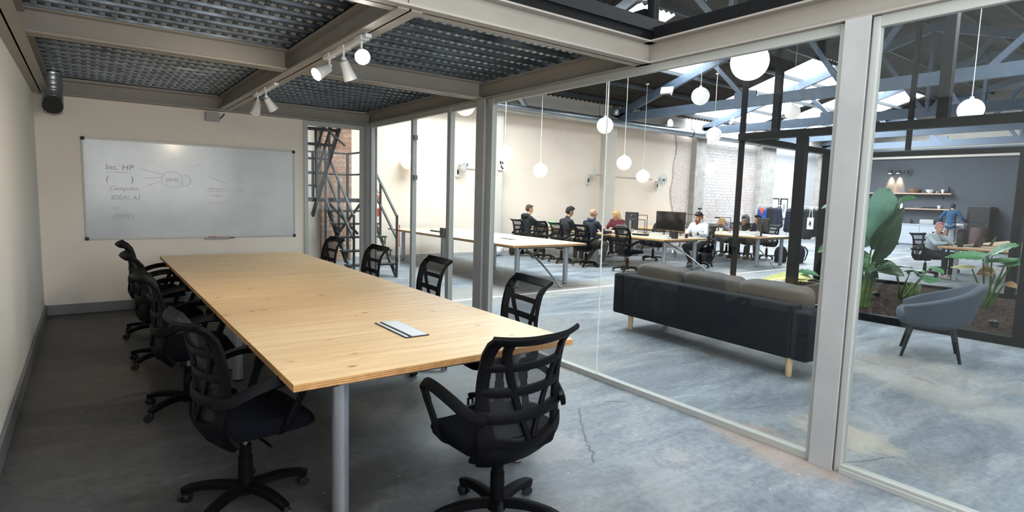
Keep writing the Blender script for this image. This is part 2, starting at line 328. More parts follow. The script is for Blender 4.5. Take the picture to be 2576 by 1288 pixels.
        if remesh or sub:
            if remesh: md = o.modifiers.new('r', 'REMESH'); md.mode = 'VOXEL'; md.voxel_size = remesh; sm = o.modifiers.new('s', 'SMOOTH'); sm.iterations = 3; sm.factor = .5
            if sub: md = o.modifiers.new('u', 'SUBSURF'); md.levels = sub; md.render_levels = sub
            dg = bpy.context.evaluated_depsgraph_get(); dg.update(); nm = bpy.data.meshes.new_from_object(o.evaluated_get(dg)); o.modifiers.clear(); o.data = nm; nm.name = name
            if not nm.materials: 
                for m in mats: nm.materials.append(M[m] if isinstance(m, str) else m)
            bpy.data.meshes.remove(me); me = nm
        if smooth:
            me.polygons.foreach_set('use_smooth', [True]*len(me.polygons))
            if not remesh:
                bm = bmesh.new(); bm.from_mesh(me)
                for e in bm.edges: e.smooth = not (len(e.link_faces) == 2 and e.calc_face_angle(0) > R(ang))
                bm.to_mesh(me); bm.free()
        if parent: o.parent = parent
        if loc: o.location = loc
        return o
def crom(pts, n=6):
    pts = [Vector(p) for p in pts]; out = []
    for i in range(len(pts)-1):
        p0 = pts[max(i-1, 0)]; p1 = pts[i]; p2 = pts[i+1]; p3 = pts[min(i+2, len(pts)-1)]
        for k in range(n):
            t = k/n; out.append(.5*((2*p1)+(-p0+p2)*t+(2*p0-5*p1+4*p2-p3)*t*t+(-p0+3*p1-3*p2+p3)*t**3))
    out.append(pts[-1]); return out
def strip(mb, pts, nrm, wd, th, mi=0):            # flat strap along pts, nrm[i] its outward face
    wd = wd if isinstance(wd, (list, tuple)) else [wd]*len(pts); vs = []; fs = []
    for i, p in enumerate(pts):
        t = (pts[min(i+1, len(pts)-1)]-pts[max(i-1, 0)]).normalized(); n = nrm[i].normalized(); sd = t.cross(n).normalized(); n = sd.cross(t).normalized()
        for a, b in ((-1, -1), (1, -1), (1, .55), (.6, 1), (-.6, 1), (-1, .55)): vs.append(p+sd*a*wd[i]/2+n*b*th/2)
    m = 6
    for i in range(len(pts)-1):
        for k in range(m): fs.append((i*m+k, i*m+(k+1) % m, (i+1)*m+(k+1) % m, (i+1)*m+k))
    fs.append(tuple(reversed(range(m)))); fs.append(tuple((len(pts)-1)*m+k for k in range(m)))
    mb.add(vs, fs, mi)
def thing(name, label, cat, loc=(0, 0, 0), rz=0, group=None):
    o = bpy.data.objects.new(name, None); col.objects.link(o); o.empty_display_size = .1; o.location = loc; o.rotation_euler = (0, 0, rz); o['label'] = label; o['category'] = cat
    if group: o['group'] = group
    return o
def tag(o, label, cat, group=None, kind=None):
    if label: o['label'] = label
    if cat: o['category'] = cat
    if group: o['group'] = group
    if kind: o['kind'] = kind
    return o
def struct(o, label=None):
    o['kind'] = 'structure'
    if label: o['label'] = label
    return o
def children(o): return [c for c in bpy.data.objects if c.parent == o]
def copy_tree(o, parent=None):
    c = o.copy(); col.objects.link(c)
    if parent: c.parent = parent
    for ch in children(o): copy_tree(ch, c)
    return c
def dup(root, label, loc, rz=0, group=None):
    c = copy_tree(root); c.location = loc; c.rotation_euler = (0, 0, rz); c['label'] = label
    if group: c['group'] = group
    return c
def ST(mb, name, mat, label, **kw): return struct(mb.build(name, mat, **kw), label)

# ================================================================== SHELL
W = 3.97; ZC = 2.585; YM = -3.27; YF = -5.60; XL = 1.955; YH = 4.3; XK = 28.5; YE = -9.9; ZT = 2.755
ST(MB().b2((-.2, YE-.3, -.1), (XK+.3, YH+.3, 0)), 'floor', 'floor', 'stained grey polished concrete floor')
ST(MB().b2((-.15, YE, 0), (0, .12, 5.9)), 'wall_left', 'left_wall', 'grey white plaster wall left of the meeting table')
mb = MB().b2((0, 0, 0), (3.005, .12, ZT)).b2((3.005, 0, 2.56), (W+.08, .12, ZT)).b2((0, 0, ZT), (W+.08, .12, 2.9))
ST(mb, 'wall_back', 'room_wall', 'cream plaster wall behind the whiteboard')
mb = MB().b2((-.2, YH, 0), (16.85, YH+.2, 5.3))
ST(mb, 'wall_far_left', 'hall_wall', 'cream plaster hall wall with fans')
# ragged white painted brick field
pts = []; z = 0
while z < 3.95: pts.append((16.8+rnd.uniform(-.03, .03)+.07*math.sin(z*2.3)+.04*math.sin(z*6.1), z)); z += .06
vs = []; n = len(pts)
for x, zz in pts: vs.append((x, YH-.03, zz))
for x, zz in pts: vs.append((18.3, YH-.03, zz))
fs = [(i, i+1, n+i+1, n+i) for i in range(n-1)]
for x, zz in pts: vs.append((x, YH+.1, zz))
fs += [(i, 2*n+i, 2*n+i+1, i+1) for i in range(n-1)]
ST(MB().add(vs, fs), 'wall_far_brick', 'rose_brick', 'exposed rosy brick strip with ragged edge on hall wall')
ST(MB().b2((16.85, YH, 0), (22.4, YH+.2, 5.3)), 'wall_far_middle', 'white_brick', 'whitewashed brick section of hall wall')
ST(MB().b2((22.4, YH, 0), (XK+.2, YH+.2, 5.3)), 'wall_far_right', 'white_wall', 'white plaster hall wall behind the coat racks')
ST(MB().b2((XK, YE, 0), (XK+.2, YH, 3.62)), 'wall_kitchen', 'kitchen_wall', 'grey wall behind the kitchen shelves')
ST(MB().b2((XK, YE, 3.62), (XK+.2, YH, 6.9)), 'wall_kitchen_upper', 'upper_wall', 'weathered upper part of the kitchen wall')
ST(MB().b2((XK-.1, YE, 3.62), (XK, YH, 3.8)).b2((XK-.16, YE, 3.8), (XK, YH, 4.0), 1), 'trim_1', ['pier_paint', 'truss_paint'], 'ledge with blue painted beam above the kitchen wall')
ST(MB().b2((-.2, YE-.2, 0), (XK+.2, YE, 7)), 'wall_right', 'white_wall', 'white wall of the hall on the camera side')
ST(MB().b2((-.3, .12, 0), (-.1, YH, 5.6)), 'wall_stair', 'white_wall', 'white wall at the end of the stair nook')
ST(MB().b2((-.2, YH-.05, 3.95), (16.85, YH-.002, 4.35)).b2((16.85, YH-.05, 3.95), (XK, YH-.002, 4.35)), 'trim_2', 'upper_wall', 'grey masonry band above the hall wall duct')
# piers
for nm, x0, x1, m, lb in (('trim_3', 9.18, 9.42, 'pier_paint', 'pale pier left of the emergency sign'), ('trim_4', 13.3, 13.72, 'pier_paint', 'plastered pier between the two right wall fans'), ('trim_5', 17.7, 18.28, 'conc_pier', 'raw concrete pier beside the rosy brick'), ('trim_6', 21.9, 22.9, 'conc_pier', 'raw concrete pier behind the coat racks'), ('trim_7', 26.6, 27.1, 'conc_pier', 'concrete pier near the kitchen corner')):
    ST(MB().b2((x0, YH-.24, 0), (x1, YH, 4.05)), nm, m, lb, bevel=.01)
ST(MB().b2((4.62, YH-.16, 0), (5.3, YH-.01, 4.4)), 'trim_8', 'brown_brick', 'exposed brown brick pier behind the steel stair', bevel=.01)
# painted line
ST(MB().b2((4.02, -1.43, 0), (27, -1.36, .003)), 'trim_9', 'paper', 'white line painted on the hall floor')
# baseboards
def skirting(nm, a, b, lb): ST(MB().b2(a, b), nm, 'door_grey', lb, bevel=.004)
skirting('baseboard_back', (0.02, -.02, 0), (3.0, 0, .12), 'grey metal baseboard under the whiteboard wall')
skirting('baseboard_left', (0, YE, 0), (.022, 0, .125), 'grey metal baseboard along the left wall')
ST(MB().b2((4.1, YH-.02, 0), (16.8, YH, .06)), 'baseboard_far', 'conc_pier', 'thin grey base of the hall wall')
# ---- steel frame
def ibeam(mb, p, q, h=.17, wf=.15, tf=.013, tw=.012):
    p, q = Vector(p), Vector(q)                      # p,q on the underside centre line
    for dz, ww, hh in ((tf/2, wf, tf), (h-tf/2, wf, tf), (h/2, tw, h)): mb.bar(p+Vector((0, 0, dz)), q+Vector((0, 0, dz)), ww, hh)
    return mb
def beam(nm, p, q, lb, h=.17): ST(ibeam(MB(), p, q, h), nm, 'beam_paint', lb)
beam('trim_10', (XL, -.07, ZC-.01), (XL, YF+.05, ZC-.01), 'long ceiling beam carrying the spotlights')
ST(ibeam(MB(), (.08, YM, ZC), (XL-.075, YM, ZC)), 'trim_11', 'beam_paint', 'cross beam left of the spotlights')
ST(ibeam(MB(), (XL+.075, YM, ZC), (W-.08, YM, ZC)), 'trim_12', 'beam_paint', 'cross beam right of the spotlights')
beam('trim_13', (.05, -.075, ZC-.02), (W, -.075, ZC-.02), 'beam along the whiteboard wall')
ST(ibeam(MB(), (.075, -.15, ZC-.02), (.075, YE, ZC-.02)), 'trim_14', 'beam_paint', 'beam along the left wall')
ST(ibeam(MB(), (.15, YF+.075, ZC), (W+.075, YF+.075, ZC)), 'trim_15', 'beam_paint', 'front edge beam of the mezzanine')
ST(ibeam(MB(), (W+.02, .075, ZC), (W+.02, YE, ZC)), 'trim_16', 'beam_paint', 'beam above the glass partition')
# columns (H profile seen on the flange)
def hcol(nm, x0, x1, y0, y1, lb, z1=ZC):
    mb = MB().b2((x0, y0, 0), (x0+.012, y1, z1)).b2((x1-.012, y0, 0), (x1, y1, z1)).b2((x0+.012, (y0+y1)/2-.006, 0), (x1-.012, (y0+y1)/2+.006, z1))
    ST(mb, nm, 'column_paint', lb, bevel=.002)
hcol('trim_17', W-.06, W+.1, -7.145, -7.01, 'near white steel column of the glass partition')
hcol('trim_18', W-.07, W+.09, -3.375, -3.215, 'middle white steel column of the glass partition')
hcol('trim_19', W-.06, W+.1, -.16, -.02, 'corner white steel column beside the glass door')
# aluminium glazing frame
fr = MB()
for y0, y1 in ((-.245, -.165), (-1.62, -1.56), (-1.555+.0, -1.555+.0), (-2.60, -2.52), (-3.215, -3.17), (-3.47, -3.38), (-7.01, -6.975), (-7.18, -7.145)):
    if y1 > y0: fr.b2((W-.03, y0, 0), (W+.03, y1, ZC-.005))
for y0, y1 in ((-1.56, -.245), (-3.17, -2.60), (-6.975, -3.47), (YE, -7.18)):
    fr.b2((W-.03, y0, 0), (W+.03, y1, .045)); fr.b2((W-.02, y0, ZC-.06), (W+.02, y1, ZC-.001))
fr.b2((W-.03, -2.52, ZC-.06), (W+.03, -1.62, ZC-.001))
fr.b2((W-.05, YE, 0), (W-.035, -7.18, .03))
ST(fr, 'trim_20', 'aluminium', 'aluminium glazing channels of the partition', bevel=.002)
panes = [('window_1', -1.56, -.245, 'first glass pane from the corner column'), ('window_2', -3.17, -2.60, 'narrow glass pane beside the glass door'), ('window_3', -5.128, -3.47, 'large glass pane right of middle column'), ('window_4', -6.975, -5.136, 'large glass pane left of near column'), ('window_5', YE, -7.18, 'glass pane right of near column')]
for nm, y0, y1, lb in panes: ST(MB().b2((W-.005, y0, .045), (W+.005, y1, ZC-.06)), nm, 'glass', lb)
ST(MB().b2((W-.006, -5.135, .045), (W+.006, -5.129, ZC-.06)), 'trim_21', 'frosted', 'pale silicone joint between the large panes')
d = MB().b2((W-.005, -2.515, .01), (W+.005, -1.625, ZC-.065)).build('door_1', 'glass'); struct(d, 'frameless glass door in the partition')
for z in (2.29, 1.77): MB().b2((W-.025, -1.66, z-.03), (W+.025, -1.565, z+.03)).build('hinge', 'alu_dark', d, bevel=.004)
h = MB().b2((W-.05, -2.5, 1.03), (W+.05, -2.41, 1.15)); h.bar((W-.06, -2.44, 1.1), (W-.06, -2.2, 1.1), .02, .02); h.cyl((W-.06, -2.44, 1.1), (W, -2.44, 1.1), .012); h.build('handle', 'alu_dark', d, bevel=.003)
fr = MB()
fr.b2((3.005, -.03, 0), (3.06, .06, 2.56)).b2((W-.1, -.015, 0), (W-.04, .06, 2.56)).b2((3.06, -.03, 2.50), (W-.1, .06, 2.56))
ST(fr, 'trim_22', 'aluminium', 'aluminium frame around the stair window', bevel=.002)
ST(MB().b2((3.06, .01, 0), (W-.1, .02, 2.5)), 'window_6', 'glass', 'glass pane in front of the steel stair')

# ---- mezzanine deck (the meeting room ceiling): ribs along x with pressed dimples
dk = MB(); y = YF+.02; pitch = .208; prof = [(0, 0), (.088, 0), (.100, .05), (.184, .05), (.196, 0)]
x0, x1 = .02, W+.05; zz = ZT+.012
yy = y
while yy < -.02:
    ps = [(yy+a, zz+b) for a, b in prof]+[(yy+pitch, zz)]
    for (a, b), (c, e) in zip(ps[:-1], ps[1:]):
        if c > .06: break
        dk.add([(x0, a, b), (x1, a, b), (x1, c, e), (x0, c, e)], [(0, 1, 2, 3)])
    # dimples on the low flat and groove line on the high flat
    xx = x0+.04
    while xx < x1-.03:
        if yy < -.2:
            dk.box((xx, yy+.044, zz-.005), (.034, .046, .011), (0, R(12), 0), 2); dk.box((xx+.022, yy+.044, zz-.0035), (.012, .034, .008), None, 1)
            dk.box((xx+.035, yy+.142, zz+.044), (.03, .05, .011), (0, R(-12), 0), 2); dk.box((xx+.057, yy+.142, zz+.046), (.012, .03, .006), None, 1)
        xx += .075
    dk.box(((x0+x1)/2, yy+.008, zz-.003), (x1-x0, .006, .006)); dk.box(((x0+x1)/2, yy+.10, zz+.002), (x1-x0, .012, .004), None, 1)
    yy += pitch
ST(dk, 'ceiling', ['deck', 'black', 'duct_metal'], 'galvanised ribbed steel deck ceiling')
ST(MB().b2((0, YF-.0, ZT+.07), (W+.1, .12, ZT+.16)), 'ceiling_slab', 'black', 'mezzanine floor above the steel deck')

# ---- black glazed screens on top of the front and side beams
sb = MB()
sb.b2((.1, YF+.02, ZT), (W+.06, YF+.10, ZT+.13)).b2((W-.02, YE, ZT), (W+.06, YF+.02, ZT+.10))
sb.b2((W-.01, YF+.02, ZT), (W+.055, YF+.085, 5.1)).b2((W-.02, YE, 5.02), (W+.06, YF+.1, 5.1)).b2((0, YF+.02, 5.02), (W, YF+.1, 5.1))
for x in (1.3, 2.65): sb.b2((x, YF+.03, ZT+.1), (x+.05, YF+.09, 5.05))
for yv in (-7.6,): sb.b2((W, yv, ZT+.1), (W+.05, yv+.05, 5.05))
ST(sb, 'trim_23', 'black_steel', 'black steel frame of the upper glazed screens', bevel=.003)
ST(MB().b2((W+.015, YE, ZT+.1), (W+.023, YF+.02, 5.02)), 'window_7', 'glass', 'upper glass screen above the partition beam')
ST(MB().b2((.1, YF+.055, ZT+.13), (W-.01, YF+.063, 5.02)), 'window_8', 'glass', 'upper glass screen above the front beam')
ST(MB().b2((.05, .02, ZT+.16), (W+.05, .1, ZT+.26)).b2((W-.02, -.02, ZT+.16), (W+.06, YF+.1, ZT+.26)), 'trim_24', 'black_steel', 'black kerb around the mezzanine floor')

# ================================================================== ROOF
YR = -2.6; E0 = 4.45; SL = .3
def zr(y): return E0+SL*(YH-y) if y >= YR else E0+SL*(YH-YR)-SL*(YR-y)
sky = [(5.6, 9.0, .2, 3.0), (9.9, 11.25, .1, 2.1), (13.05, 14.7, .95, 2.15), (17.3, 21.3, -.1, 4.2), (21.85, 25.9, -.1, 4.2)]  # first sheet is out of view, added to brighten the hall
added_skyR = [(.9, 3.6, -7.3, -5.85), (4.5, 7.0, -5.3, -3.3), (4.8, 8.0, -8.9, -6.6), (9.9, 13.2, -8.9, -6.2)]  # all out of view, added to light the room end and hall floor
def roof(side, holes):
    ya, yb = (YR, YH+.1) if side > 0 else (YE-.2, YR)
    mb = MB(); p = .177
    xs = []; x = -.3
    while x < XK+.2: xs.append(x); x += p/4
    ycuts = sorted(set([ya, yb]+[h[2] for h in holes]+[h[3] for h in holes]))
    for i in range(len(xs)-1):
        a, b = xs[i], xs[i+1]; xm = (a+b)/2; za = .025*math.sin(2*PI*a/p); zb = .025*math.sin(2*PI*b/p)
        segs = []; 
        hs = [h for h in holes if h[0] < xm < h[1]]
        if not hs: segs = [(ya, yb)]
        else:
            h = hs[0]; segs = [(ya, h[2]), (h[3], yb)]
        for c, e in segs: mb.add([(a, c, zr(c)+za), (b, c, zr(c)+zb), (b, e, zr(e)+zb), (a, e, zr(e)+za)], [(0, 1, 2, 3)])
    return mb
ST(roof(1, sky), 'roof_left', 'roof', 'dark corrugated roof slope above the desks')
ST(roof(-1, added_skyR), 'roof_right', 'roof', 'dark corrugated roof slope on the right')
for i, (a, b, c, e) in enumerate(sky+added_skyR):
    mb = MB().add([(a, c, zr(c)+.05), (b, c, zr(c)+.05), (b, e, zr(e)+.05), (a, e, zr(e)+.05)], [(0, 3, 2, 1)])
    ST(mb, 'window_%d' % (9+i), 'void_pane' if a < 3 else 'dusty_pane' if c < -3 else ('skylight_pane' if a < 8 else 'bright_pane'), 'bright translucent skylight sheet in the roof')
ST(MB().b2((.25, YE+.001, 1.0), (3.7, YE+.02, 4.9)), 'window_20', 'window_pane', 'tall bright window wall behind the camera')  # invented light source behind the camera, brightens walls and beams
# purlins along x
pn = 0
for yv in (3.9, 2.95, 1.95, .9, -.15, -1.25, -2.4, -3.5, -4.6, -5.8, -7, -8.2):
    mt = 'truss_dark' if yv < 3.5 else 'truss_dark'
    ST(MB().bar((.0, yv, zr(yv)-.10), (XK, yv, zr(yv)-.10), .06, .10), 'trim_%d' % (30+pn), mt, 'steel purlin under the corrugated roof'); pn += 1
# trusses along y
def truss(x, mat):
    mb = MB(); zt = 4.06 if x > 10 else 4.42
    mb.bar((x, YH-.02, zt), (x, -9.6, zt), .1, .25)
    for s in (1, -1):
        ye = YH-.1 if s > 0 else 2*YR-YH+.1
        mb.bar((x, ye, 4.15), (x, YR, 4.15+SL*(YH-YR)), .1, .22)
        f = lambda y_: 4.15+SL*(YH-YR-abs(y_-YR))
        for top, bot in ((3.45, 2.4), (1.3, 0.1)):
            yt, yb = YR+s*top, YR+s*bot
            if s > 0 or True: mb.bar((x, yt, f(yt)), (x, yb, zt+.05), .07, .11)
    mb.bar((x, YR, zt), (x, YR, 4.15+SL*(YH-YR)), .09, .12)
    mb.b2((x-.02, -.45+.0, 4.1), (x+.02, .15, 4.32))
    return mb
for i, x in enumerate((9.4, 13.8, 18.25, 22.6, 26.9)):
    ST(truss(x, 0), 'trim_%d' % (50+i), 'truss_dark' if x < 10 else 'truss_paint', 'grey blue steel roof truss spanning the hall')

# ================================================================== GREENHOUSE FRAME AND PLANTER
gx0, gx1, gy0, gy1 = 9.02, 13.35, -3.18, -6.9
gf = thing('planter_enclosure', 'black steel frame structure standing around the indoor planting bed', 'frame', ((gx0+gx1)/2, (gy0+gy1)/2, 0))
def rel(o, p): 
    o.location = (-p[0], -p[1], -p[2])
GC = ((gx0+gx1)/2, (gy0+gy1)/2, 0)
def gpost(x, y, z0, z1, sx, sy=None): 
    o = MB().box((0, 0, (z1-z0)/2), (sx, sy or sx, z1-z0)).build('post', 'black_steel', gf, bevel=.004); o.location = (x-GC[0], y-GC[1], z0)
gpost(gx0, gy0, .1, 5.5, .07); gpost(gx0, -4.17, .1, 2.55, .13); gpost(gx0, -5.9, 2.66, 5.5, .12); gpost(gx0, -6.87, .1, 5.0, .13)
gpost(12.3, -2.98, .1, 2.55, .12); gpost(10.1, gy0+.06, 2.66, 5.5, .11); gpost(gx1, -4.0, 2.66, 5.3, .08); gpost(gx1, -5.78, .1, 2.55, .14); gpost(gx1, gy0+.25, .1, 2.55, .1); gpost(gx1, gy1, .1, 2.6, .1)
def grail(p, q, wd, hd): MB().bar(Vector(p)-Vector(GC), Vector(q)-Vector(GC), wd, hd).build('rail', 'black_steel', gf, bevel=.004)
grail((gx0, gy0+.035, 2.61), (gx0, gy1-.06, 2.61), .13, .11); grail((gx0+.065, gy0, 2.6), (gx1-.05, gy0+.25, 2.6), .1, .1); grail((gx1, gy0+.3, 2.6), (gx1, gy1, 2.6), .1, .1); grail((gx0+.065, gy1, 2.6), (gx1-.05, gy1, 2.6), .1, .1)
grail((gx0, gy0+.05, .05), (gx0, gy1-.06, .05), .12, .1); grail((gx0+.06, gy0, .05), (gx1-.06, gy0+.25, .05), .12, .1); grail((gx1, gy0+.3, .05), (gx1, gy1, .05), .12, .1); grail((gx0+.06, gy1, .05), (gx1-.06, gy1, .05), .12, .1)
def soilf(u, v):
    x = gx0+.07+(gx1-gx0-.14)*u; y = gy1+.07+(gy0-gy1-.14)*v; e = min(u, 1-u, v, 1-v); k = min(1, e*12)
    return (x, y, .03+k*(.03+.05*math.sin(x*3.1)*math.cos(y*2.7)*.5+.02*rnd.random()))
so = MB().grid(soilf, 70, 60).build('planting_soil', 'soil', smooth=True); tag(so, 'dark crumbly soil bed inside the black planter frame', 'soil', kind='stuff')

# ================================================================== PLANTS
def leafmesh(mb, base, tip, nrm, wid, droop=.1, shape='ovate', wave=.0, fold=.15, mi=0, nseg=12):
    base, tip, nrm = Vector(base), Vector(tip), Vector(nrm).normalized(); t = tip-base; L = t.length; td = t/L; sd = td.cross(nrm).normalized(); n = sd.cross(td).normalized()
    def prof(v):
        if shape == 'ovate': return (math.sin(PI*min(1, v**.75)))**.7*.5+.01
        if shape == 'heart': return (.5*math.cos(PI/2*max(0, (v-.25)/.75))**.8 if v > .25 else .5*(.55+.45*v/.25))+.005
        return .5*(max(0, math.sin(PI*min(1, v*.96+.03)))**.35)+.01
    def fn(u, v):
        w_ = prof(v)*wid; a = (u-.5)*2
        p = base+td*L*v+sd*w_*a+n*(abs(a)*w_*fold*2-droop*L*(v-.5)**2*2+droop*L*.5+wave*math.sin(v*40)*abs(a)*.6)
        if shape == 'heart' and v < .3: p -= td*L*.22*(abs(a)**1.5)*(1-v/.3)
        return p
    mb.grid(fn, 6, nseg, thick=.006, mi=mi)
def plant(name, label, base, spec, stemr=.012):
    t = thing(name, label, 'plant', base)
    B = Vector(base)
    for (p1, p2, nrm, wd, mt, shp, dr, wv, fo) in spec:
        p1, p2 = Vector(p1)-B, Vector(p2)-B
        s0 = Vector((rnd.uniform(-.05, .05), rnd.uniform(-.05, .05), -.01)); mid = s0.lerp(p1, .55)+Vector((0, 0, .12*(p1-s0).length))*.3
        st = MB().tube(crom([s0, mid, p1], 6), [stemr*1.5-stemr*.9*i/12 for i in range(13)], 6).build('stem', 'stem', t, smooth=True)
        m = MB(); leafmesh(m, p1, p2, nrm, wd, dr, shp, wv, fo); m.build('leaf', mt, t, smooth=True, ang=80)
    return t
FC = (-.6, -.75, .35)
plant('banana_plant', 'tall broad-leaved plant with ribbed pale leaf behind the near column', (9.87, -4.85, .04), [
 ((9.95, -4.93, 1.0), (9.9, -4.97, 1.83), (-.7, -.7, .1), .42, 'leaf_pale', 'oblong', .04, .03, .1),
 ((9.8, -4.92, .92), (9.9, -5.26, 1.56), (-.7, -.6, .3), .25, 'leaf_dark', 'ovate', .12, .0, .2),
 ((9.9, -4.9, .72), (10.0, -5.16, 1.55), (-.5, -.8, .1), .26, 'leaf_dark', 'ovate', .1, .0, .35),
 ((10.0, -5.14, 1.62), (10.0, -5.37, 1.70), (-.5, -.5, .8), .13, 'leaf_mid', 'ovate', .1, .0, .2),
 ((9.9, -4.93, .58), (9.8, -5.26, .73), (-.5, -.6, .7), .24, 'leaf_dark', 'ovate', .15, .01, .2),
 ((9.9, -4.98, .60), (9.95, -5.33, .56), (-.4, -.5, .8), .26, 'leaf_dark', 'ovate', .2, .01, .25),
 ((9.8, -4.75, .66), (9.8, -5.05, .50), (-.5, -.6, .7), .2, 'leaf_dark', 'ovate', .2, .01, .2),
 ((9.95, -4.83, .85), (9.9, -4.70, .72), (-.5, -.6, .6), .26, 'leaf_mid', 'ovate', .1, 0, .2),
 ((9.9, -4.45, .95), (9.9, -4.10, .80), (-.5, -.6, .6), .2, 'leaf_mid', 'ovate', .2, 0, .2),
 ((9.9, -4.42, 1.55), (9.9, -4.10, 1.50), (-.5, -.6, .6), .14, 'leaf_mid', 'ovate', .2, 0, .2),
 ((9.95, -4.7, .9), (9.85, -4.86, 1.72), (-.6, -.7, .1), .36, 'leaf_pale', 'ovate', .05, .02, .1)], .02)
plant('young_plant', 'small leafy plant in the soil between tall plant and grey armchair', (11.0, -4.95, .05), [
 ((10.8, -5.30, .50), (10.55, -5.45, .44), (-.2, -.4, .9), .34, 'leaf_mid', 'heart', .1, 0, .1),
 ((10.7, -5.14, .56), (10.6, -5.38, .58), (-.2, -.4, .9), .2, 'leaf_mid', 'heart', .15, 0, .1),
 ((10.6, -5.0, .62), (10.5, -5.24, .64), (-.2, -.4, .9), .2, 'leaf_dark', 'heart', .1, 0, .1),
 ((10.7, -4.95, .50), (10.6, -4.72, .52), (-.2, -.4, .9), .2, 'leaf_dark', 'heart', .1, 0, .1),
 ((11.0, -5.3, .62), (10.9, -5.52, .56), (-.2, -.4, .9), .2, 'leaf_mid', 'heart', .15, 0, .1)], .01)
tuft = MB()
for i in range(26):
    a = rnd.uniform(0, 2*PI); r_ = rnd.uniform(0, .09); b = Vector((11.25+r_*math.cos(a), -5.0+r_*math.sin(a), .05)); t_ = b+Vector((rnd.uniform(-.1, .1), rnd.uniform(-.1, .1), rnd.uniform(.15, .32))); leafmesh(tuft, b, t_, (-.6, -.7, .2), .03, .1)
tag(tuft.build('grass_tuft', 'stem', smooth=True), 'pale green grassy tuft beside the small leafy plant', 'plant')
plant('elephant_ear_plant', 'elephant ear plant with ribbed leaves on long stems in soil', (11.5, -5.92, .05), [
 ((11.35, -5.86, .83), (11.2, -5.42, .80), (-.3, -.3, .9), .28, 'leaf_mid', 'heart', .03, .012, .15),
 ((11.4, -5.95, .86), (11.3, -6.28, 1.06), (-.4, -.3, .8), .34, 'leaf_mid', 'heart', .05, .012, .15),
 ((11.45, -6.1, .75), (11.4, -6.42, .86), (-.4, -.3, .8), .2, 'leaf_mid', 'heart', -.2, .01, .15),
 ((11.3, -5.75, .66), (11.3, -5.48, .645), (-.2, -.3, .9), .18, 'leaf_yellow', 'heart', .05, .01, .1),
 ((11.5, -5.99, .60), (11.4, -5.79, .57), (-.4, -.5, .7), .2, 'leaf_brown', 'ovate', .1, .02, .3),
 ((11.4, -6.12, .44), (11.35, -6.32, .42), (-.5, -.4, .6), .13, 'leaf_brown', 'ovate', .2, .01, .3),
 ((11.5, -6.2, .82), (11.2, -5.88, .76), (-.2, -.2, 1), .16, 'leaf_mid', 'heart', .05, .01, .1)], .014)
plant('creeper_plant', 'pale trailing leafy plant at the foot of the rear frame post', (11.6, -3.6, .05), [
 ((11.5, -3.3, .16), (10.6, -2.62, .02), (-.3, -.4, .8), .2, 'leaf_yellow', 'ovate', .2, .02, .2),
 ((11.6, -3.35, .22), (11.2, -2.9, .20), (-.3, -.4, .8), .16, 'leaf_mid', 'ovate', .2, .02, .2),
 ((11.3, -3.3, .12), (11.0, -2.95, .10), (-.3, -.4, .8), .16, 'leaf_yellow', 'ovate', .2, .02, .2)], .008)
for i, (x, y) in enumerate(((10.9, -4.62), (9.75, -6.45))):
    tag(MB().lathe([(.0, 0), (.05, .0), (.055, .07), (.02, .09), (0.001, .09)], (x, y, .07), 10).build('drip_fitting', 'black'), 'small black fitting in the soil, ' + ('left one beside the tall plant' if i == 0 else 'right one by the near corner post'), 'fitting')

# ================================================================== OFFICE CHAIR
def backS(u, v):
    hw = .236+.006*math.sin(PI*min(1, max(0, v))) if v >= 0 else .236+.02*v
    y = -.215+.035*math.sin(PI*max(0, v))-.05*max(0, v)+.065*abs(u)**2.2
    if v > .82: y -= .075*((v-.82)/.18)**1.6*(.75+.25*abs(u))
    if v < 0: y += 1.0*v*v
    z = .495+.47*v+(.012*u*u if v > .9 else 0)
    return Vector((hw*u, y, z))
def backN(u, v):
    e = 1e-3; a = backS(u+e, v)-backS(u-e, v); b = backS(u, v+e)-backS(u, v-e); return -a.cross(b).normalized()*-1
def sstrip(mb, path, wd, th, off=0.):
    pts = []; nr = []
    for u, v in path:
        n = (backS(u+1e-3, v)-backS(u-1e-3, v)).cross(backS(u, v+1e-3)-backS(u, v-1e-3)).normalized()
        if n.y > 0: n = -n
        pts.append(backS(u, v)+n*off); nr.append(n)
    strip(mb, pts, nr, wd, th)
def lin(a, b, n): return [(a[0]+(b[0]-a[0])*i/n, a[1]+(b[1]-a[1])*i/n) for i in range(n+1)]
CB, CFB = 'chair_plastic', 'chair_fabric'
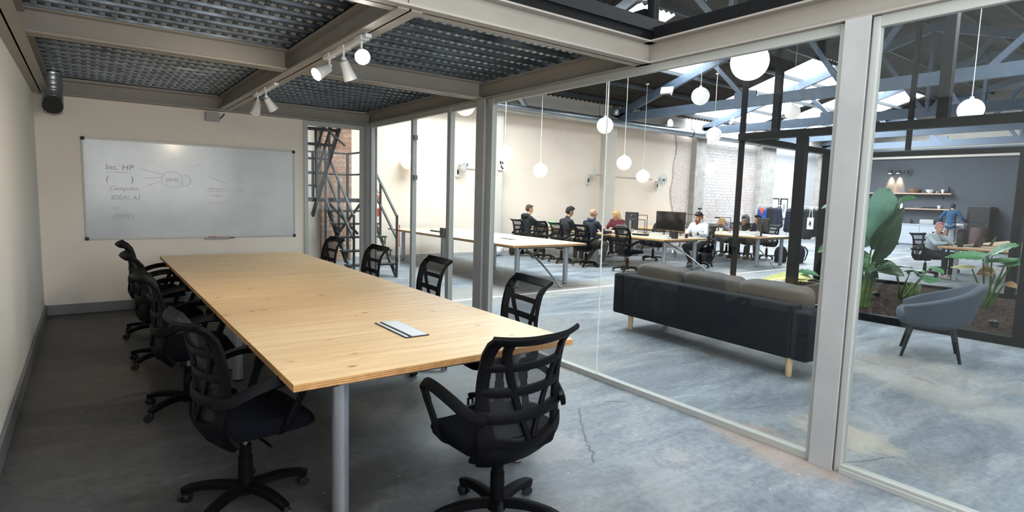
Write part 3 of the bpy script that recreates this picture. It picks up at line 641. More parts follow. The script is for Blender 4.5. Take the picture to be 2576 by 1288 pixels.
def make_chair(label, group):
    t = thing('office_chair', label, 'office chair', group=group)
    # seat cushion
    def seat(u, v):
        a = u*2-1; b = v*2-1
        return None
    m = MB(); n = 28; rings = [(.80, .408), (.97, .414), (1.0, .452), (.985, .475), (.93, .487), (.6, .488), (.001, .482)]
    vs = []
    for sc_, z in rings:
        for k in range(n):
            a = 2*PI*k/n; c, s = math.cos(a), math.sin(a); ex = .42
            x = .252*sc_*abs(c)**ex*(1 if c > 0 else -1); y = .04+.25*sc_*abs(s)**ex*(1 if s > 0 else -1)
            vs.append((x*(1-.06*(y < -.1)), y, z-(.03*max(0, (y-.16)/.1)**2 if z > .44 else 0)))
    fs = [(i*n+k, i*n+(k+1) % n, (i+1)*n+(k+1) % n, (i+1)*n+k) for i in range(len(rings)-1) for k in range(n)]+[tuple(range(n))]
    m.add(vs, fs); m.build('seat', CFB, t, smooth=True)
    m = MB().box((0, 0, .408), (.30, .32, .03)).box((0, -.02, .38), (.14, .2, .05)); m.bar((0, -.1, .4), (0, -.2, .43), .16, .03)
    m.build('seat_mechanism', CB, t, bevel=.008)
    # back frame
    m = MB()
    for s in (-1, 1): sstrip(m, [(s*(.84+.06*min(1, i/9)), -.24+1.22*i/16) for i in range(17)], [.10-.045*min(1, i/9) for i in range(17)], .022)
    sstrip(m, [(-1+2*i/20, .955) for i in range(21)], .062, .022)
    sstrip(m, [(-.92+1.84*i/20, .705-.02*(1-(2*i/20-1)**2)) for i in range(21)], .036, .016, .004)
    sstrip(m, [(-.92+1.84*i/20, .47-.03*(1-(2*i/20-1)**2)) for i in range(21)], .042, .016, .004)
    sstrip(m, [(-1+2*i/20, .235-.03*(1-(2*i/20-1)**2)) for i in range(21)], .055, .022, .008)
    sstrip(m, lin((-.66, .93), (-.02, -.02), 14), [.045-.02*i/14 for i in range(15)], .016, .004)
    sstrip(m, lin((.80, .80), (.10, -.02), 14), [.034-.012*i/14 for i in range(15)], .016, .004)
    m.grid(lambda u, v: backS((u*2-1)*(.99-.10*(1-v)**3), (-.31+.05*(2*u-1)**4)*(1-v)+(-.03+.13*(2*u-1)**2)*v), 20, 8, thick=.03)
    m.build('backrest_frame', CB, t, smooth=True, ang=35)
    m = MB().grid(lambda u, v: backS((u*2-1)*.92, .0+.95*v)+Vector((0, .014, 0)), 14, 20); mo = m.build('back_mesh', 'back_mesh', t, smooth=True)
    # armrests
    for s in (-1, 1):
        P = crom([(s*.225, -.195, .603), (s*.27, -.14, .615), (s*.30, -.05, .66), (s*.312, .06, .69), (s*.308, .15, .692), (s*.302, .19, .672), (s*.295, .178, .62), (s*.28, .14, .53), (s*.262, .11, .45), (s*.22, .09, .415), (s*.13, .08, .408)], 5)
        nr = []
        for i, p in enumerate(P):
            c = Vector((s*.15, .02, .56)); q = (p-c); q.x = s*abs(q.x)*.9; nr.append(q.normalized())
        wd = [.052 if i < 25 else (.05 if i < 32 else .036) for i in range(len(P))]
        mm = MB(); strip(mm, P, nr, wd, .024); mm.build('armrest', CB, t, smooth=True, ang=50)
    m = MB().cyl((0, 0, .07), (0, 0, .24), .036, .034).cyl((0, 0, .24), (0, 0, .30), .029); m.build('column_cover', CB, t, smooth=True)
    MB().cyl((0, 0, .29), (0, 0, .385), .014).build('gas_column', 'chair_metal', t, smooth=True)
    m = MB().tube(crom([(.06, 0, .385), (.2, .02, .38), (.27, .03, .372)], 4), .007, 6); m.build('lever', CB, t, smooth=True)
    m = MB().cyl((0, 0, .055), (0, 0, .115), .045, .036)
    for k in range(5):
        a = 2*PI*k/5+.3; c, s = math.cos(a), math.sin(a)
        P = crom([(c*.03, s*.03, .093), (c*.15, s*.15, .098), (c*.25, s*.25, .084), (c*.30, s*.30, .066)], 4)
        strip(m, P, [Vector((0, 0, 1))]*len(P), [.062-.024*i/(len(P)-1) for i in range(len(P))], .034)
    m.build('star_base', CB, t, smooth=True, ang=40)
    for k in range(5):
        a = 2*PI*k/5+.3; b = a+.9+k*.7; c = Vector((math.cos(a)*.295, math.sin(a)*.295, .027)); ax = Vector((math.cos(b), math.sin(b), 0)); fwv = Vector((-ax.y, ax.x, 0))
        c2 = c+fwv*.012; m = MB()
        for s in (-1, 1): m.cyl(c2+ax*s*.008, c2+ax*s*.025, .026, .024, 14)
        m.cyl(c+Vector((0, 0, .02)), c+Vector((0, 0, .045)), .007, None, 8); m.box(c+Vector((0, 0, .026)), (.02, .02, .03))
        m.build('caster', 'black', t, smooth=True)
    return t
G1 = 'office chairs around the meeting table'; G2 = 'office chairs at the hall desks'
chair0 = make_chair('black mesh-back office chair pushed against the near end of the meeting table', G1); chair0.location = (1.985, -6.47, 0); chair0.rotation_euler = (0, 0, R(3))
def chair(lb, x, y, deg, g=G1): return dup(chair0, lb, (x, y, 0), R(deg), g)
# facing: local +Y is the sitter's front
chair('black office chair nearest the camera on the left side of the meeting table', 1.03, -5.66, -84)
chair('second office chair from the camera on the left side of the meeting table', .98, -4.10, -92)
chair('third office chair from the camera on the left side of the meeting table', .97, -2.75, -88)
chair('office chair farthest from the camera on the left side, under the whiteboard', .98, -1.55, -93)
chair('black office chair nearest the camera on the glass side of the meeting table', 2.76, -5.38, 84)
chair('office chair on the glass side in front of the glass door', 2.76, -4.02, 86)
chair('office chair on the glass side in front of the corner column', 2.74, -2.74, 88)
chair('office chair on the glass side seen in front of the brick pier', 2.70, -1.52, 90)

# ================================================================== TABLES
def desk(name, label, cat, x0, x1, y0, y1, mat, legs, group=None, th=.036, ztop=.74, legr=.040, boxes=()):
    cx, cy = (x0+x1)/2, (y0+y1)/2; t = thing(name, label, cat, (cx, cy, 0), group=group); hx, hy = (x1-x0)/2, (y1-y0)/2
    MB().b2((-hx, -hy, ztop-.003), (hx, hy, ztop)).b2((-hx, -hy, ztop-th), (hx, hy, ztop-.003), 1).build('tabletop', [mat, 'ply_edge'], t)
    for (x, y) in legs:
        m = MB().cyl((x-cx, y-cy, .012), (x-cx, y-cy, ztop-th), legr, None, 20); m.cyl((x-cx, y-cy, 0), (x-cx, y-cy, .012), legr*.8, None, 20, 1); m.build('leg', ['leg_metal', 'black'], t, smooth=True)
    MB().b2((-hx+.2, -hy+.1, ztop-th-.04), (hx-.2, -hy+.13, ztop-th)).b2((-hx+.2, hy-.13, ztop-th-.04), (hx-.2, hy-.1, ztop-th)).b2((-hx+.2, -hy+.1, ztop-th-.04), (-hx+.23, hy-.1, ztop-th)).b2((hx-.23, -hy+.1, ztop-th-.04), (hx-.2, hy-.1, ztop-th)).build('under_frame', 'alu_dark', t)
    return t
MT = desk('meeting_table', 'long knotty plywood meeting table with round steel legs', 'table', 1.115, 2.69, -6.2, -.74, 'table_ply', [(1.375, -6.03), (2.43, -6.03), (1.385, -3.63), (2.43, -3.63), (1.385, -3.3), (2.43, -3.3), (1.375, -.95), (2.43, -.95)], th=.034)
sb_ = thing('table_socket_box', 'flush aluminium cable flap set into the meeting table', 'cable flap', (1.937, -5.5, .7405))
MB().b2((-.075, -.22, 0), (.075, .22, .004)).build('frame', 'black', sb_); MB().b2((-.03, -.205, .004), (.068, .205, .007)).b2((-.068, -.205, .004), (-.052, .205, .007)).build('flap', 'white_metal', sb_)
def riser(t, p, q):
    c = t.location; a = Vector(p)-Vector((c.x, c.y, 0)); b = Vector(q)-Vector((c.x, c.y, 0)); P = crom([a, a.lerp(b, .12)+Vector((0, 0, -.02)), a.lerp(b, .5)+Vector((0, -.03, .02)), b+Vector((0, 0, .006))], 10)
    MB().tube(P, [.016+.003*(i % 2) for i in range(len(P))], 8).build('cable_riser', 'duct_metal', t, smooth=True)
DA = desk('hall_desk', 'empty plywood desk nearest the glass partition and fan wall', 'desk', 6.12, 7.78, -.97, 4.0, 'desk_ply', [(6.32, -.82), (7.42, -.82), (6.38, 1.5), (7.45, 1.5), (6.38, 1.72), (7.45, 1.72), (6.4, 3.75), (7.45, 3.75)], 'desks in the hall', legr=.045)
riser(DA, (6.95, -.1, .70), (7.0, -1.2, 0))
DB = desk('hall_desk', 'plywood desk in the middle row where the bearded man works', 'desk', 10.2, 11.7, -.78, 3.9, 'desk_ply', [(10.45, -.6), (11.5, -.6), (10.45, 1.45), (11.5, 1.45), (10.45, 3.7), (11.5, 3.7)], 'desks in the hall', legr=.045)
riser(DB, (11.0, -.1, .70), (11.55, -.95, 0))
DC = desk('hall_desk', 'plywood desk in the far row in front of the coat racks', 'desk', 13.6, 15.2, -1.0, 3.4, 'desk_ply', [(13.75, -.8), (14.85, -.8), (13.8, 1.2), (14.9, 1.2), (13.8, 3.2), (14.9, 3.2)], 'desks in the hall', legr=.045)
riser(DC, (14.2, -.2, .70), (13.85, -1.2, 0))
DD = desk('hall_desk', 'plywood desk behind the planting bed where the pink-haired woman sits', 'desk', 15.3, 20.4, -5.7, -4.05, 'desk_ply', [(15.5, -4.35), (15.5, -5.45), (17.6, -4.35), (17.6, -5.45), (20.1, -4.35), (20.1, -5.45)], 'desks in the hall', legr=.045)
def flap(x, y, lb, rz=0):
    t = thing('table_socket_box', lb, 'cable flap', (x, y, .7405), rz); MB().b2((-.06, -.2, 0), (.06, .2, .004)).build('frame', 'black', t); MB().b2((-.0, -.19, .004), (.05, .19, .006)).build('flap', 'steel', t)
flap(6.95, .35, 'dark cable flap in the empty desk, nearer to the camera'); flap(6.95, 2.6, 'dark cable flap in the empty desk, nearer the fan wall'); flap(17.3, -4.9, 'dark cable flap in the desk behind the planting bed', PI/2)

# ================================================================== WHITEBOARD AND WALL THINGS
wb = thing('whiteboard', 'large wall-mounted whiteboard with faint scribbles and black corners', 'whiteboard', (1.645, 0, .9))
MB().b2((-1.215, -.018, 0), (1.215, -.004, 1.2)).build('panel', 'wb', wb)
m = MB().b2((-1.225, -.026, -.01), (1.225, -.002, .012)).b2((-1.225, -.026, 1.19), (1.225, -.002, 1.21)).b2((-1.225, -.026, -.01), (-1.207, -.002, 1.21)).b2((1.207, -.026, -.01), (1.225, -.002, 1.21)); m.build('frame', 'aluminium', wb)
for x in (-1.212, 1.212):
    for z in (.003, 1.197): MB().box((x, -.017, z), (.04, .034, .04)).build('corner_cap', 'black', wb, bevel=.008)
MB().b2((.05, -.07, -.022), (.35, -.02, -.012)).b2((.05, -.072, -.022), (.35, -.068, -.004)).build('pen_tray', 'alu_dark', wb)
def wbt(u, v):   # photo crop fractions of the board to local metres
    return (-1.215+2.43*u, -.0195, 1.2*(1-v))
def text(body, size, loc, rot, mat, parent, shear=.12, name='handwriting'):
    c = bpy.data.curves.new(name, 'FONT'); c.body = body; c.size = size; c.shear = shear; c.extrude = .0004; o = bpy.data.objects.new(name, c); col.objects.link(o)
    dg = bpy.context.evaluated_depsgraph_get(); me = bpy.data.meshes.new_from_object(o.evaluated_get(dg)); me.name = name; bpy.data.objects.remove(o); o = bpy.data.objects.new(name, me); col.objects.link(o)
    me.materials.clear(); me.materials.append(M[mat]); o.parent = parent; o.location = loc; o.rotation_euler = rot; return o
simple('ink', (176, 182, 184), .5); simple('ink_warm', (192, 191, 182), .5)
for s, sz, u, v, mt in (('Inc. HP', .10, .085, .30, 'ink'), ('Computer', .07, .10, .505, 'ink_warm'), ('IDEAL A1', .075, .105, .60, 'ink'), ('for ...', .06, .11, .70, 'ink_warm'), ('(BMF)', .095, .105, .80, 'ink'), ('party', .07, .345, .395, 'ink'), ('new sales', .045, .545, .475, 'ink_warm'), ('survey', .045, .555, .55, 'ink_warm'), ('to users', .045, .555, .63, 'ink_warm'), ('data', .04, .69, .40, 'ink_warm'), ('(', .11, .085, .42, 'ink'), (')', .11, .19, .42, 'ink')):
    text(s, sz, wbt(u, v), (PI/2, 0, 0), mt, wb)
m = MB()
def ln(a, b, r=.0022): m.bar(wbt(*a), wbt(*b), r*2, .001, (0, 1, 0))
for a, b in (((.09, .325), (.20, .325)), ((.235, .28), (.335, .33)), ((.24, .375), (.325, .36)), ((.255, .46), (.33, .395)), ((.475, .23), (.51, .20)), ((.665, .47), (.72, .48)), ((.69, .44), (.72, .48)), ((.705, .49), (.72, .48)), ((.77, .505), (.84, .505)), ((.55, .33), (.65, .42)), ((.54, .49), (.64, .49))): ln(a, b); m.build('handwriting', 'ink', wb); m = MB()
for k in range(28):
    a, b = 2*PI*k/28, 2*PI*(k+1)/28
    ln((.375+.048*math.cos(a), .38+.085*math.sin(a)), (.375+.048*math.cos(b), .38+.085*math.sin(b)))
m.build('handwriting', 'ink', wb); m = MB()
for k in range(28):
    a, b = 2*PI*k/28, 2*PI*(k+1)/28
    if k < 9 or k > 19: ln((.43+.03*math.cos(a), .385+.06*math.sin(a)), (.43+.03*math.cos(b), .385+.06*math.sin(b)))
m.build('handwriting', 'ink', wb)
tag(MB().box((1.79, -.045, .893), (.10, .03, .022)).build('board_eraser', 'red', bevel=.004), 'red eraser on the whiteboard tray', 'eraser')
tag(MB().cyl((1.86, -.045, .889), (1.93, -.045, .889), .009).build('marker_pen', 'red', smooth=True), 'short red marker beside the red eraser on the tray', 'marker')
tag(MB().cyl((1.945, -.045, .888), (2.0, -.045, .888), .008).cyl((2.0, -.045, .888), (2.06, -.045, .888), .006).build('marker_pen', 'dark_plastic', smooth=True), 'dark marker at the right end of the whiteboard tray', 'marker')
jb = thing('junction_box', 'grey electrical box on the wall under the ceiling beam', 'junction box', (1.82, 0, 2.48)); MB().b2((-.08, -.06, -.055), (.08, -.001, .055)).build('body', 'grey_plastic', jb, bevel=.006); MB().b2((-.084, -.07, -.059), (.084, -.058, .059)).build('lid', 'grey_plastic', jb, bevel=.004)
MB().tube(crom([(.084, -.03, -.02), (.12, -.03, 0.02), (.14, -.07, .05)], 4), .008, 6).build('cable', 'dark_plastic', jb)
vd = thing('ventilation_duct', 'short spiral metal duct bending down from the deck in the corner', 'air duct', (.19, -.45, 2.75))
P = crom([(0, 0, .0), (0, 0, -.14), (0, -.01, -.24), (0, -.05, -.32), (0, -.14, -.37)], 8)
MB().tube(P, [.092+.0025*(i % 3 == 0) for i in range(len(P))], 24, cap=False).build('pipe', 'duct_metal', vd, smooth=True, ang=80)
MB().tube([P[-2], P[-1]+Vector((0, -.01, -.004))], [.102, .102], 24, cap=False).build('collar', 'alu_dark', vd, smooth=True)
m = MB(); c = P[-1]+Vector((0, -.0, 0)); m.tube([c, c+Vector((0, -.004, -.002))], [.09, .09], 24)
for k in range(-4, 5): m.box(c+Vector((k*.019, -.008, 0)), (.003, .004, .16)); m.box(c+Vector((0, -.008, k*.019)), (.16, .004, .003))
m.build('grille', 'dark_plastic', vd)
# ---- spotlights on the long beam
def spotlight(label, x, y, aim, lit, box=True):
    t = thing('ceiling_spotlight', label, 'spotlight', (x, y, ZC-.01), group='spotlights on the ceiling beam')
    MB().b2((-.03, -.06, -.028), (.03, .06, 0)).build('mount', 'white_plastic', t, bevel=.004)
    MB().cyl((0, 0, -.028), (0, 0, -.085), .008).bar((0, -.012, -.085), (0, .012, -.085), .03, .02).build('arm', 'white_plastic', t)
    a = Vector(aim).normalized(); c = Vector((0, 0, -.10))+a*.01
    q = a.to_track_quat('Z', 'Y').to_matrix()
    prof = [(.012, -.055), (.03, -.045), (.034, -.01), (.040, .03), (.048, .07), (.05, .085), (.046, .085), (.044, .07), (.03, .03), (.001, .025)]
    m = MB().lathe(prof, (0, 0, 0), 20); m.v = [tuple(q @ Vector(v)+c+a*.04) for v in m.v]; m.build('lamp_shade', 'white_plastic', t, smooth=True)
    m = MB().lathe([(.001, .066), (.043, .066), (.044, .072), (.03, .080), (.001, .084)], (0, 0, 0), 20); m.v = [tuple(q @ Vector(v)+c+a*.04) for v in m.v]; m.build('bulb', 'bulb' if lit else 'frosted', t, smooth=True)
    if lit:
        l = bpy.data.lights.new('spot', 'SPOT'); l.energy = lit; l.color = (1, .84, .62); l.spot_size = R(125); l.spot_blend = .9; l.shadow_soft_size = .05
        o = bpy.data.objects.new('spot', l); col.objects.link(o); o.parent = t; o.location = c+a*.14; a = (a+Vector((0, 1.75, -.6))).normalized(); o.rotation_euler = a.to_track_quat('-Z', 'Y').to_euler()
MB_ = MB().b2((XL-.02, -4.95, ZC-.035), (XL+.02, -4.1, ZC-.012)); tag(MB_.build('light_track', 'white_plastic'), 'white track under the long beam holding the lit spotlights', 'light track')
tag(MB().b2((XL-.02, -2.7, ZC-.035), (XL+.02, -1.8, ZC-.012)).build('light_track', 'white_plastic'), 'white track under the long beam holding the two far unlit spotlights', 'light track')
spotlight('lit white spotlight facing the camera with a blown-out glare', 1.955, -4.83, (-.25, -.75, -.35), 30)
spotlight('unlit white spotlight hanging between the two lit ones', 1.955, -4.5, (.35, .1, -.75), 0)
spotlight('lit white spotlight tilted left toward the table and whiteboard', 1.955, -4.2, (-.8, -.25, -.5), 32)
spotlight('unlit spotlight of the far pair, tilted down, nearer the whiteboard', 1.955, -1.95, (-.25, -.2, -.9), 0)
spotlight('unlit spotlight of the far pair, tilted to the glass side', 1.955, -2.3, (.5, .2, -.65), 0)
# ---- wall fans
def fan(label, x, z, yaw):
    t = thing('wall_fan', label, 'fan', (x, YH, z), group='fans on the hall wall')
    MB().b2((-.06, -.05, -.32), (.06, 0, -.02)).build('wall_mount', 'fan_white', t, bevel=.02); MB().b2((-.025, -.056, -.25), (.025, -.049, -.14)).build('control_panel', 'black', t)
    MB().cyl((0, -.04, -.12), (0, -.12, .0), .03).build('arm', 'fan_white', t, smooth=True)
    a = Vector((math.sin(yaw), -math.cos(yaw), -.12)).normalized(); c = Vector((0, -.12, .02)); q = a.to_track_quat('Z', 'Y').to_matrix()
    def xf(m): m.v = [tuple(q @ Vector(v)+c+a*.12) for v in m.v]; return m
    xf(MB().lathe([(.03, -.14), (.06, -.11), (.065, -.03), (.05, .0)], n=16)).build('motor', 'fan_white', t, smooth=True)
    m = MB()
    for k in range(40):
        an = 2*PI*k/40; cs, sn = math.cos(an), math.sin(an)
        m.tube([(cs*.04, sn*.04, .085), (cs*.13, sn*.13, .08), (cs*.195, sn*.195, .045), (cs*.205, sn*.205, .02), (cs*.19, sn*.19, -.01), (cs*.06, sn*.06, -.03)], .0016, 4)
    for rr, z_ in ((.205, .02), (.20, .035), (.14, .077), (.09, .084)):
        m.tube([(rr*math.cos(2*PI*k/32), rr*math.sin(2*PI*k/32), z_) for k in range(33)], .003, 5)
    xf(m).build('guard', 'fan_white', t)
    m = MB()
    for k in range(3):
        b = 2*PI*k/3
        m.grid(lambda u, v, b=b: ((.03+.15*v)*math.cos(b+(u-.5)*1.3), (.03+.15*v)*math.sin(b+(u-.5)*1.3), .03+.03*(u-.5)), 5, 4, thick=.004)
    xf(m).build('blades', 'white_plastic', t, smooth=True)
    xf(MB().lathe([(.04, .075), (.04, .09), (.001, .094)], n=16)).build('badge', 'blue', t)
fan('white wall fan left of the middle column, above the empty desk', 8.15, 2.33, .75); fan('white wall fan left of the plastered pier', 12.75, 2.3, .8); fan('white wall fan between plastered pier and brick strip, facing the camera', 15.95, 2.25, -.1)
for a, b, z in ((8.4, 9.15, 2.25), (12.95, 13.3, 2.3), (14.0, 15.75, 2.28)): ST(MB().cyl((a, YH-.02, z), (b, YH-.02, z), .014, None, 8), 'trim_60' if a < 9 else ('trim_61' if a < 13 else 'trim_62'), 'pier_paint', 'thin cable conduit leading to a wall fan')
ST(MB().cyl((13.28, YH-.02, 2.3), (13.28, YH-.02, 3.9), .02, None, 8), 'trim_63', 'pier_paint', 'vertical conduit beside the plastered pier')
# ---- long duct
du = thing('ventilation_duct', 'long spiral metal duct running along the top of the hall wall', 'air duct', (18, YH-.35, 3.88))
n = 260; P = [(-14+ (28.3-4)*i/n, 0, 0) for i in range(n+1)]
MB().tube(P, [.125+.003*(i % 2) for i in range(n+1)], 20).build('pipe', 'duct_metal', du, smooth=True, ang=80)
for x in (-9.0, -5.2, -.8, 3.4, 7.2):
    MB().tube([(x, .135*math.cos(2*PI*k/24), .135*math.sin(2*PI*k/24)) for k in range(25)], .01, 5).cyl((x, 0, .13), (x, 0, .62), .006, None, 5).build('hanger', 'dark_plastic', du)
P = crom([(-8.0, 0, .08), (-8.25, .0, .35), (-8.7, .05, .75)], 6); MB().tube(P, .09, 16).build('branch_pipe', 'duct_metal', du, smooth=True)
tag(MB().lathe([(.11, 0), (.13, .08), (.1, .25), (.05, .3)], (13.55, YH-.3, 4.1), 16).build('duct_outlet', 'duct_metal', smooth=True), 'round metal outlet above the duct beside the truss end', 'air duct')
# signs
es = thing('emergency_sign', 'small white wall sign with black pictograms left of the middle column', 'sign', (9.36, YH-.27, 2.38)); MB().b2((-.12, -.005, -.14), (.12, .0, .14)).build('panel', 'paper', es)
m = MB().b2((-.06, -.008, .02), (.05, -.005, .12)); m.build('pictogram', 'black', es); MB().ell((.0, -.01, .085), (.012, .003, .012)).bar((0, -.009, .075), (-.02, -.009, .05), .012, .003, (0, 1, 0)).bar((-.02, -.009, .05), (.02, -.009, .03), .012, .003, (0, 1, 0)).build('pictogram', 'paper', es)
MB().ell((-.01, -.006, -.04), (.025, .003, .035)).ell((.03, -.006, -.085), (.03, .003, .03)).build('pictogram', 'black', es)

# ================================================================== STAIRCASE
sx0 = 4.2
st = thing('steel_staircase', 'dark steel staircase with open treads and pipe railings behind the glass', 'staircase', (4.6, 1.6, 0))
def SP(p): return Vector(p)-Vector((4.6, 1.6, 0))
def bars(name, segs, w_=.04, mat='stair_steel', h_=None):
    m = MB()
    for a, b in segs: m.bar(SP(a), SP(b), w_, h_ or w_)
    return m.build(name, mat, st)
LX0, LX1 = 4.22, 5.04; L = 1.42
def lf(t): return (1.2+1.5*t, L*t)
for x in (LX0, LX1): bars('stringer', [((x, 1.2, .0), (x, 2.7, L))], .035, h_=.07)
for k in range(1, 6):
    t = k/6; y, z = 1.2+1.5*t-.06, L*t
    MB().b2(SP((LX0-.06, y-.12, z-.015)), SP((LX1+.06, y+.12, z+.012))).build('tread', 'stair_steel', st)
    bars('tread_bracket', [((x, y-.10, z-.01), (x, y-.10, z-.20)) for x in (LX0-.03, LX1+.03)]+[((x, y-.1, z-.2), (x, y+.08, z-.03)) for x in (LX0-.03, LX1+.03)], .02)
for x in (LX0, LX1):
    bars('handrail', [((x, 1.2, 1.13), (x, 2.7, L+.95)), ((x, 1.2, .72), (x, 2.7, L+.5)), ((x, 1.2, 0), (x, 1.2, 1.15)), ((x, 1.95, .7), (x, 1.95, 1.74)), ((x, 2.7, 0), (x, 2.7, L+.95))], .035)
MB().b2(SP((3.2, 2.7, L-.03)), SP((5.06, 3.75, L+.0))).build('landing', 'stair_steel', st)
bars('landing_frame', [((3.2, 2.72, L-.05), (5.06, 2.72, L-.05)), ((3.2, 3.73, L-.05), (5.06, 3.73, L-.05)), ((5.05, 2.7, L-.05), (5.05, 3.75, L-.05)), ((5.05, 3.73, 0), (5.05, 3.73, L+.95)), ((4.3, 3.73, L), (4.3, 3.73, L+.95)), ((3.25, 2.72, 0), (3.25, 2.72, L)), ((4.25, 2.75, L-.05), (4.9, 2.75, .7)), ((5.0, 2.75, L-.05), (4.35, 2.75, .55))], .045)
bars('landing_rail', [((5.05, 2.7, L+.95), (5.05, 3.75, L+.95)), ((3.2, 3.73, L+.95), (5.05, 3.73, L+.95)), ((5.05, 2.7, L+.5), (5.05, 3.75, L+.5)), ((3.2, 3.73, L+.5), (5.05, 3.73, L+.5))], .035)
UX0, UX1 = 3.2, 4.06; Z1 = 2.86
for x in (UX0, UX1): bars('stringer', [((x, 3.0, L-.35), (x, 1.3, Z1-.02))], .04, h_=.09)
for k in range(1, 6):
    t = k/6; MB().b2(SP((UX0, 2.75-1.45*t-.12, L+(Z1-L)*t-.02)), SP((UX1, 2.75-1.45*t+.12, L+(Z1-L)*t+.012))).build('tread', 'stair_steel', st)
bars('handrail', [((UX1, 2.75, L+.9), (UX1, 1.3, Z1+.9)), ((UX1, 2.75, L+.45), (UX1, 1.3, Z1+.45)), ((UX1, 2.7, L), (UX1, 2.7, L+.95)), ((UX1, 2.0, 2.1), (UX1, 2.0, 3.1)), ((3.66, 1.5, 1.6), (3.66, 1.5, 2.6)), ((3.5, 1.5, 1.6), (3.5, 1.5, 2.55))], .035)
bars('mesh_platform', [((3.1, .3+.07*k, Z1-.06), (4.2, .3+.07*k, Z1-.06)) for k in range(15)]+[((3.1, .25, Z1-.06), (3.1, 1.35, Z1-.06)), ((4.2, .25, Z1-.06), (4.2, 1.35, Z1-.06)), ((3.2, .5, Z1-.1), (4.1, 1.3, 2.35))], .025)
ch = MB()
for k in range(18):
    z = .95-.045*k; ch.tube([(5.075+.012*math.cos(2*PI*j/8)*(k % 2), 1.17+.012*math.cos(2*PI*j/8)*((k+1) % 2), z+.026*math.sin(2*PI*j/8)) for j in range(9)], .005, 4, 0 if k > 8 else 1)
tag(ch.build('barrier_chain', ['paper', 'red']), 'red and white plastic chain hanging from the stair railing', 'chain')
fe = thing('fire_extinguisher', 'red fire extinguisher glimpsed behind the corner column', 'fire extinguisher', (5.9, YH-.12, 1.0))
MB().lathe([(.05, 0), (.075, .01), (.08, .03), (.08, .42), (.06, .49), (.025, .53), (.02, .56)], n=20).build('cylinder', 'red', fe, smooth=True); MB().box((0, 0, .6), (.04, .1, .05)).tube(crom([(0, -.03, .58), (.09, -.05, .5), (.085, -.05, .2)], 5), .01, 6).build('valve', 'black', fe); MB().box((0, -.079, .25), (.08, .006, .12)).build('label', 'paper', fe)
pg = thing('safety_notice', 'red and white safety notice on the wall under the fire extinguisher', 'sign', (5.9, YH-.012, .62)); MB().box((0, 0, .1), (.14, .012, .3)).build('panel', 'paper', pg); MB().box((0, -.008, .16), (.13, .004, .12)).build('band', 'red', pg)

# ================================================================== SOFA AND ARMCHAIR
so = thing('sofa', 'long dark grey fabric sofa seen from behind beyond the glass', 'sofa', (5.54, -4.96, 0), R(-4.2))
# local: x away from the camera (depth .9), y along its length
MB().b2((0, -1.08, .17), (.17, 1.08, .66)).build('back', 'sofa_dark', so, smooth=True, bevel=.025, ang=60)
for s in (-1, 1): MB().b2((.0, s*1.085, .17), (.76, s*1.245, .62 if s < 0 else .66)).build('armrest', 'sofa_dark', so, smooth=True, bevel=.03, ang=60)
MB().b2((.17, -1.08, .17), (.78, 1.08, .34)).build('base', 'sofa_dark', so, smooth=True, bevel=.02, ang=60)
for i in range(3):
    y = -.72+.72*i; MB().box((.47, y, .40), (.58, .71, .13)).build('seat_cushion', 'sofa_grey', so, smooth=True, bevel=.04, ang=60)
def puff(dx, dy, dz, n=14):
    m = MB()
    def sp(a, e): return (abs(a)**e)*(1 if a >= 0 else -1)
    vs = []; fs = []; N1, N2 = 40, 24
    for i in range(N2+1):
        th = PI*i/N2-PI/2
        for k in range(N1):
            a = 2*PI*k/N1; ct = sp(math.cos(th), .24); x, y, z = ct*sp(math.cos(a), .55), ct*sp(math.sin(a), .22), sp(math.sin(th), .34)
            vs.append((x*dx/2*(1-.10*y*y), y*dy/2, z*dz/2*(1-.06*y*y)+.008*math.sin(y*9+x*3)))
    for i in range(N2):
        for k in range(N1): fs.append((i*N1+k, i*N1+(k+1) % N1, (i+1)*N1+(k+1) % N1, (i+1)*N1+k))
    return m.add(vs, fs)
for i, y in enumerate((-.72, 0.0, .72)):
    m = puff(.25, .735, .36); c = m.build('back_cushion', 'sofa_grey', so, smooth=True, ang=80); c.location = (.30, y, .612); c.rotation_euler = (0, R(-6+2*i), 0)
for x in (.06, .69):
    for y in (-1.06, .98): MB().tube([(x, y, 0), (x, y, .01), (x, y, .18)], [.022, .027, .032], 16).build('leg', 'light_wood', so, smooth=True)
ac = thing('armchair', 'grey upholstered tub armchair with black tapered legs', 'armchair', (7.62, -6.44, 0), R(20))
def shell(u, v):
    a = PI*(1.0+.0)*(u-.5)*1.5      # angle around, 0 = back
    w_ = abs(u-.5)*2; top = .80-.02*w_-.24*max(0, (w_-.22)/.78)**.8
    rx, ry = .30+.085*v, .29+.06*v
    x = rx*math.sin(a); y = .02-ry*math.cos(a)-.07*v*(1-w_)
    if w_ > .85: x *= 1-.15*(w_-.85)/.15
    z = .36+(top-.36)*v; return (x, y, z)
MB().grid(shell, 40, 10, thick=.075).build('shell', 'armchair_fabric', ac, smooth=True, bevel=0, sub=1, ang=80)
m = MB(); n = 32; vs = []; fs = []
rings = [(.001, .30), (.6, .31), (.9, .345), (1, .40), (1, .44), (.93, .47), (.5, .485), (.001, .49)]
for s_, z in rings:
    for k in range(n):
        a = 2*PI*k/n; c, s = math.cos(a), math.sin(a); vs.append((.315*s_*(abs(c)**.75)*(1 if c > 0 else -1), .03+.30*s_*(abs(s)**.75)*(1 if s > 0 else -1), z+.02*(s > 0)*s*s_*(z > .4)))
for i in range(len(rings)-1):
    for k in range(n): fs.append((i*n+k, i*n+(k+1) % n, (i+1)*n+(k+1) % n, (i+1)*n+k))
m.add(vs, fs).build('seat', 'armchair_fabric', ac, smooth=True, ang=80)
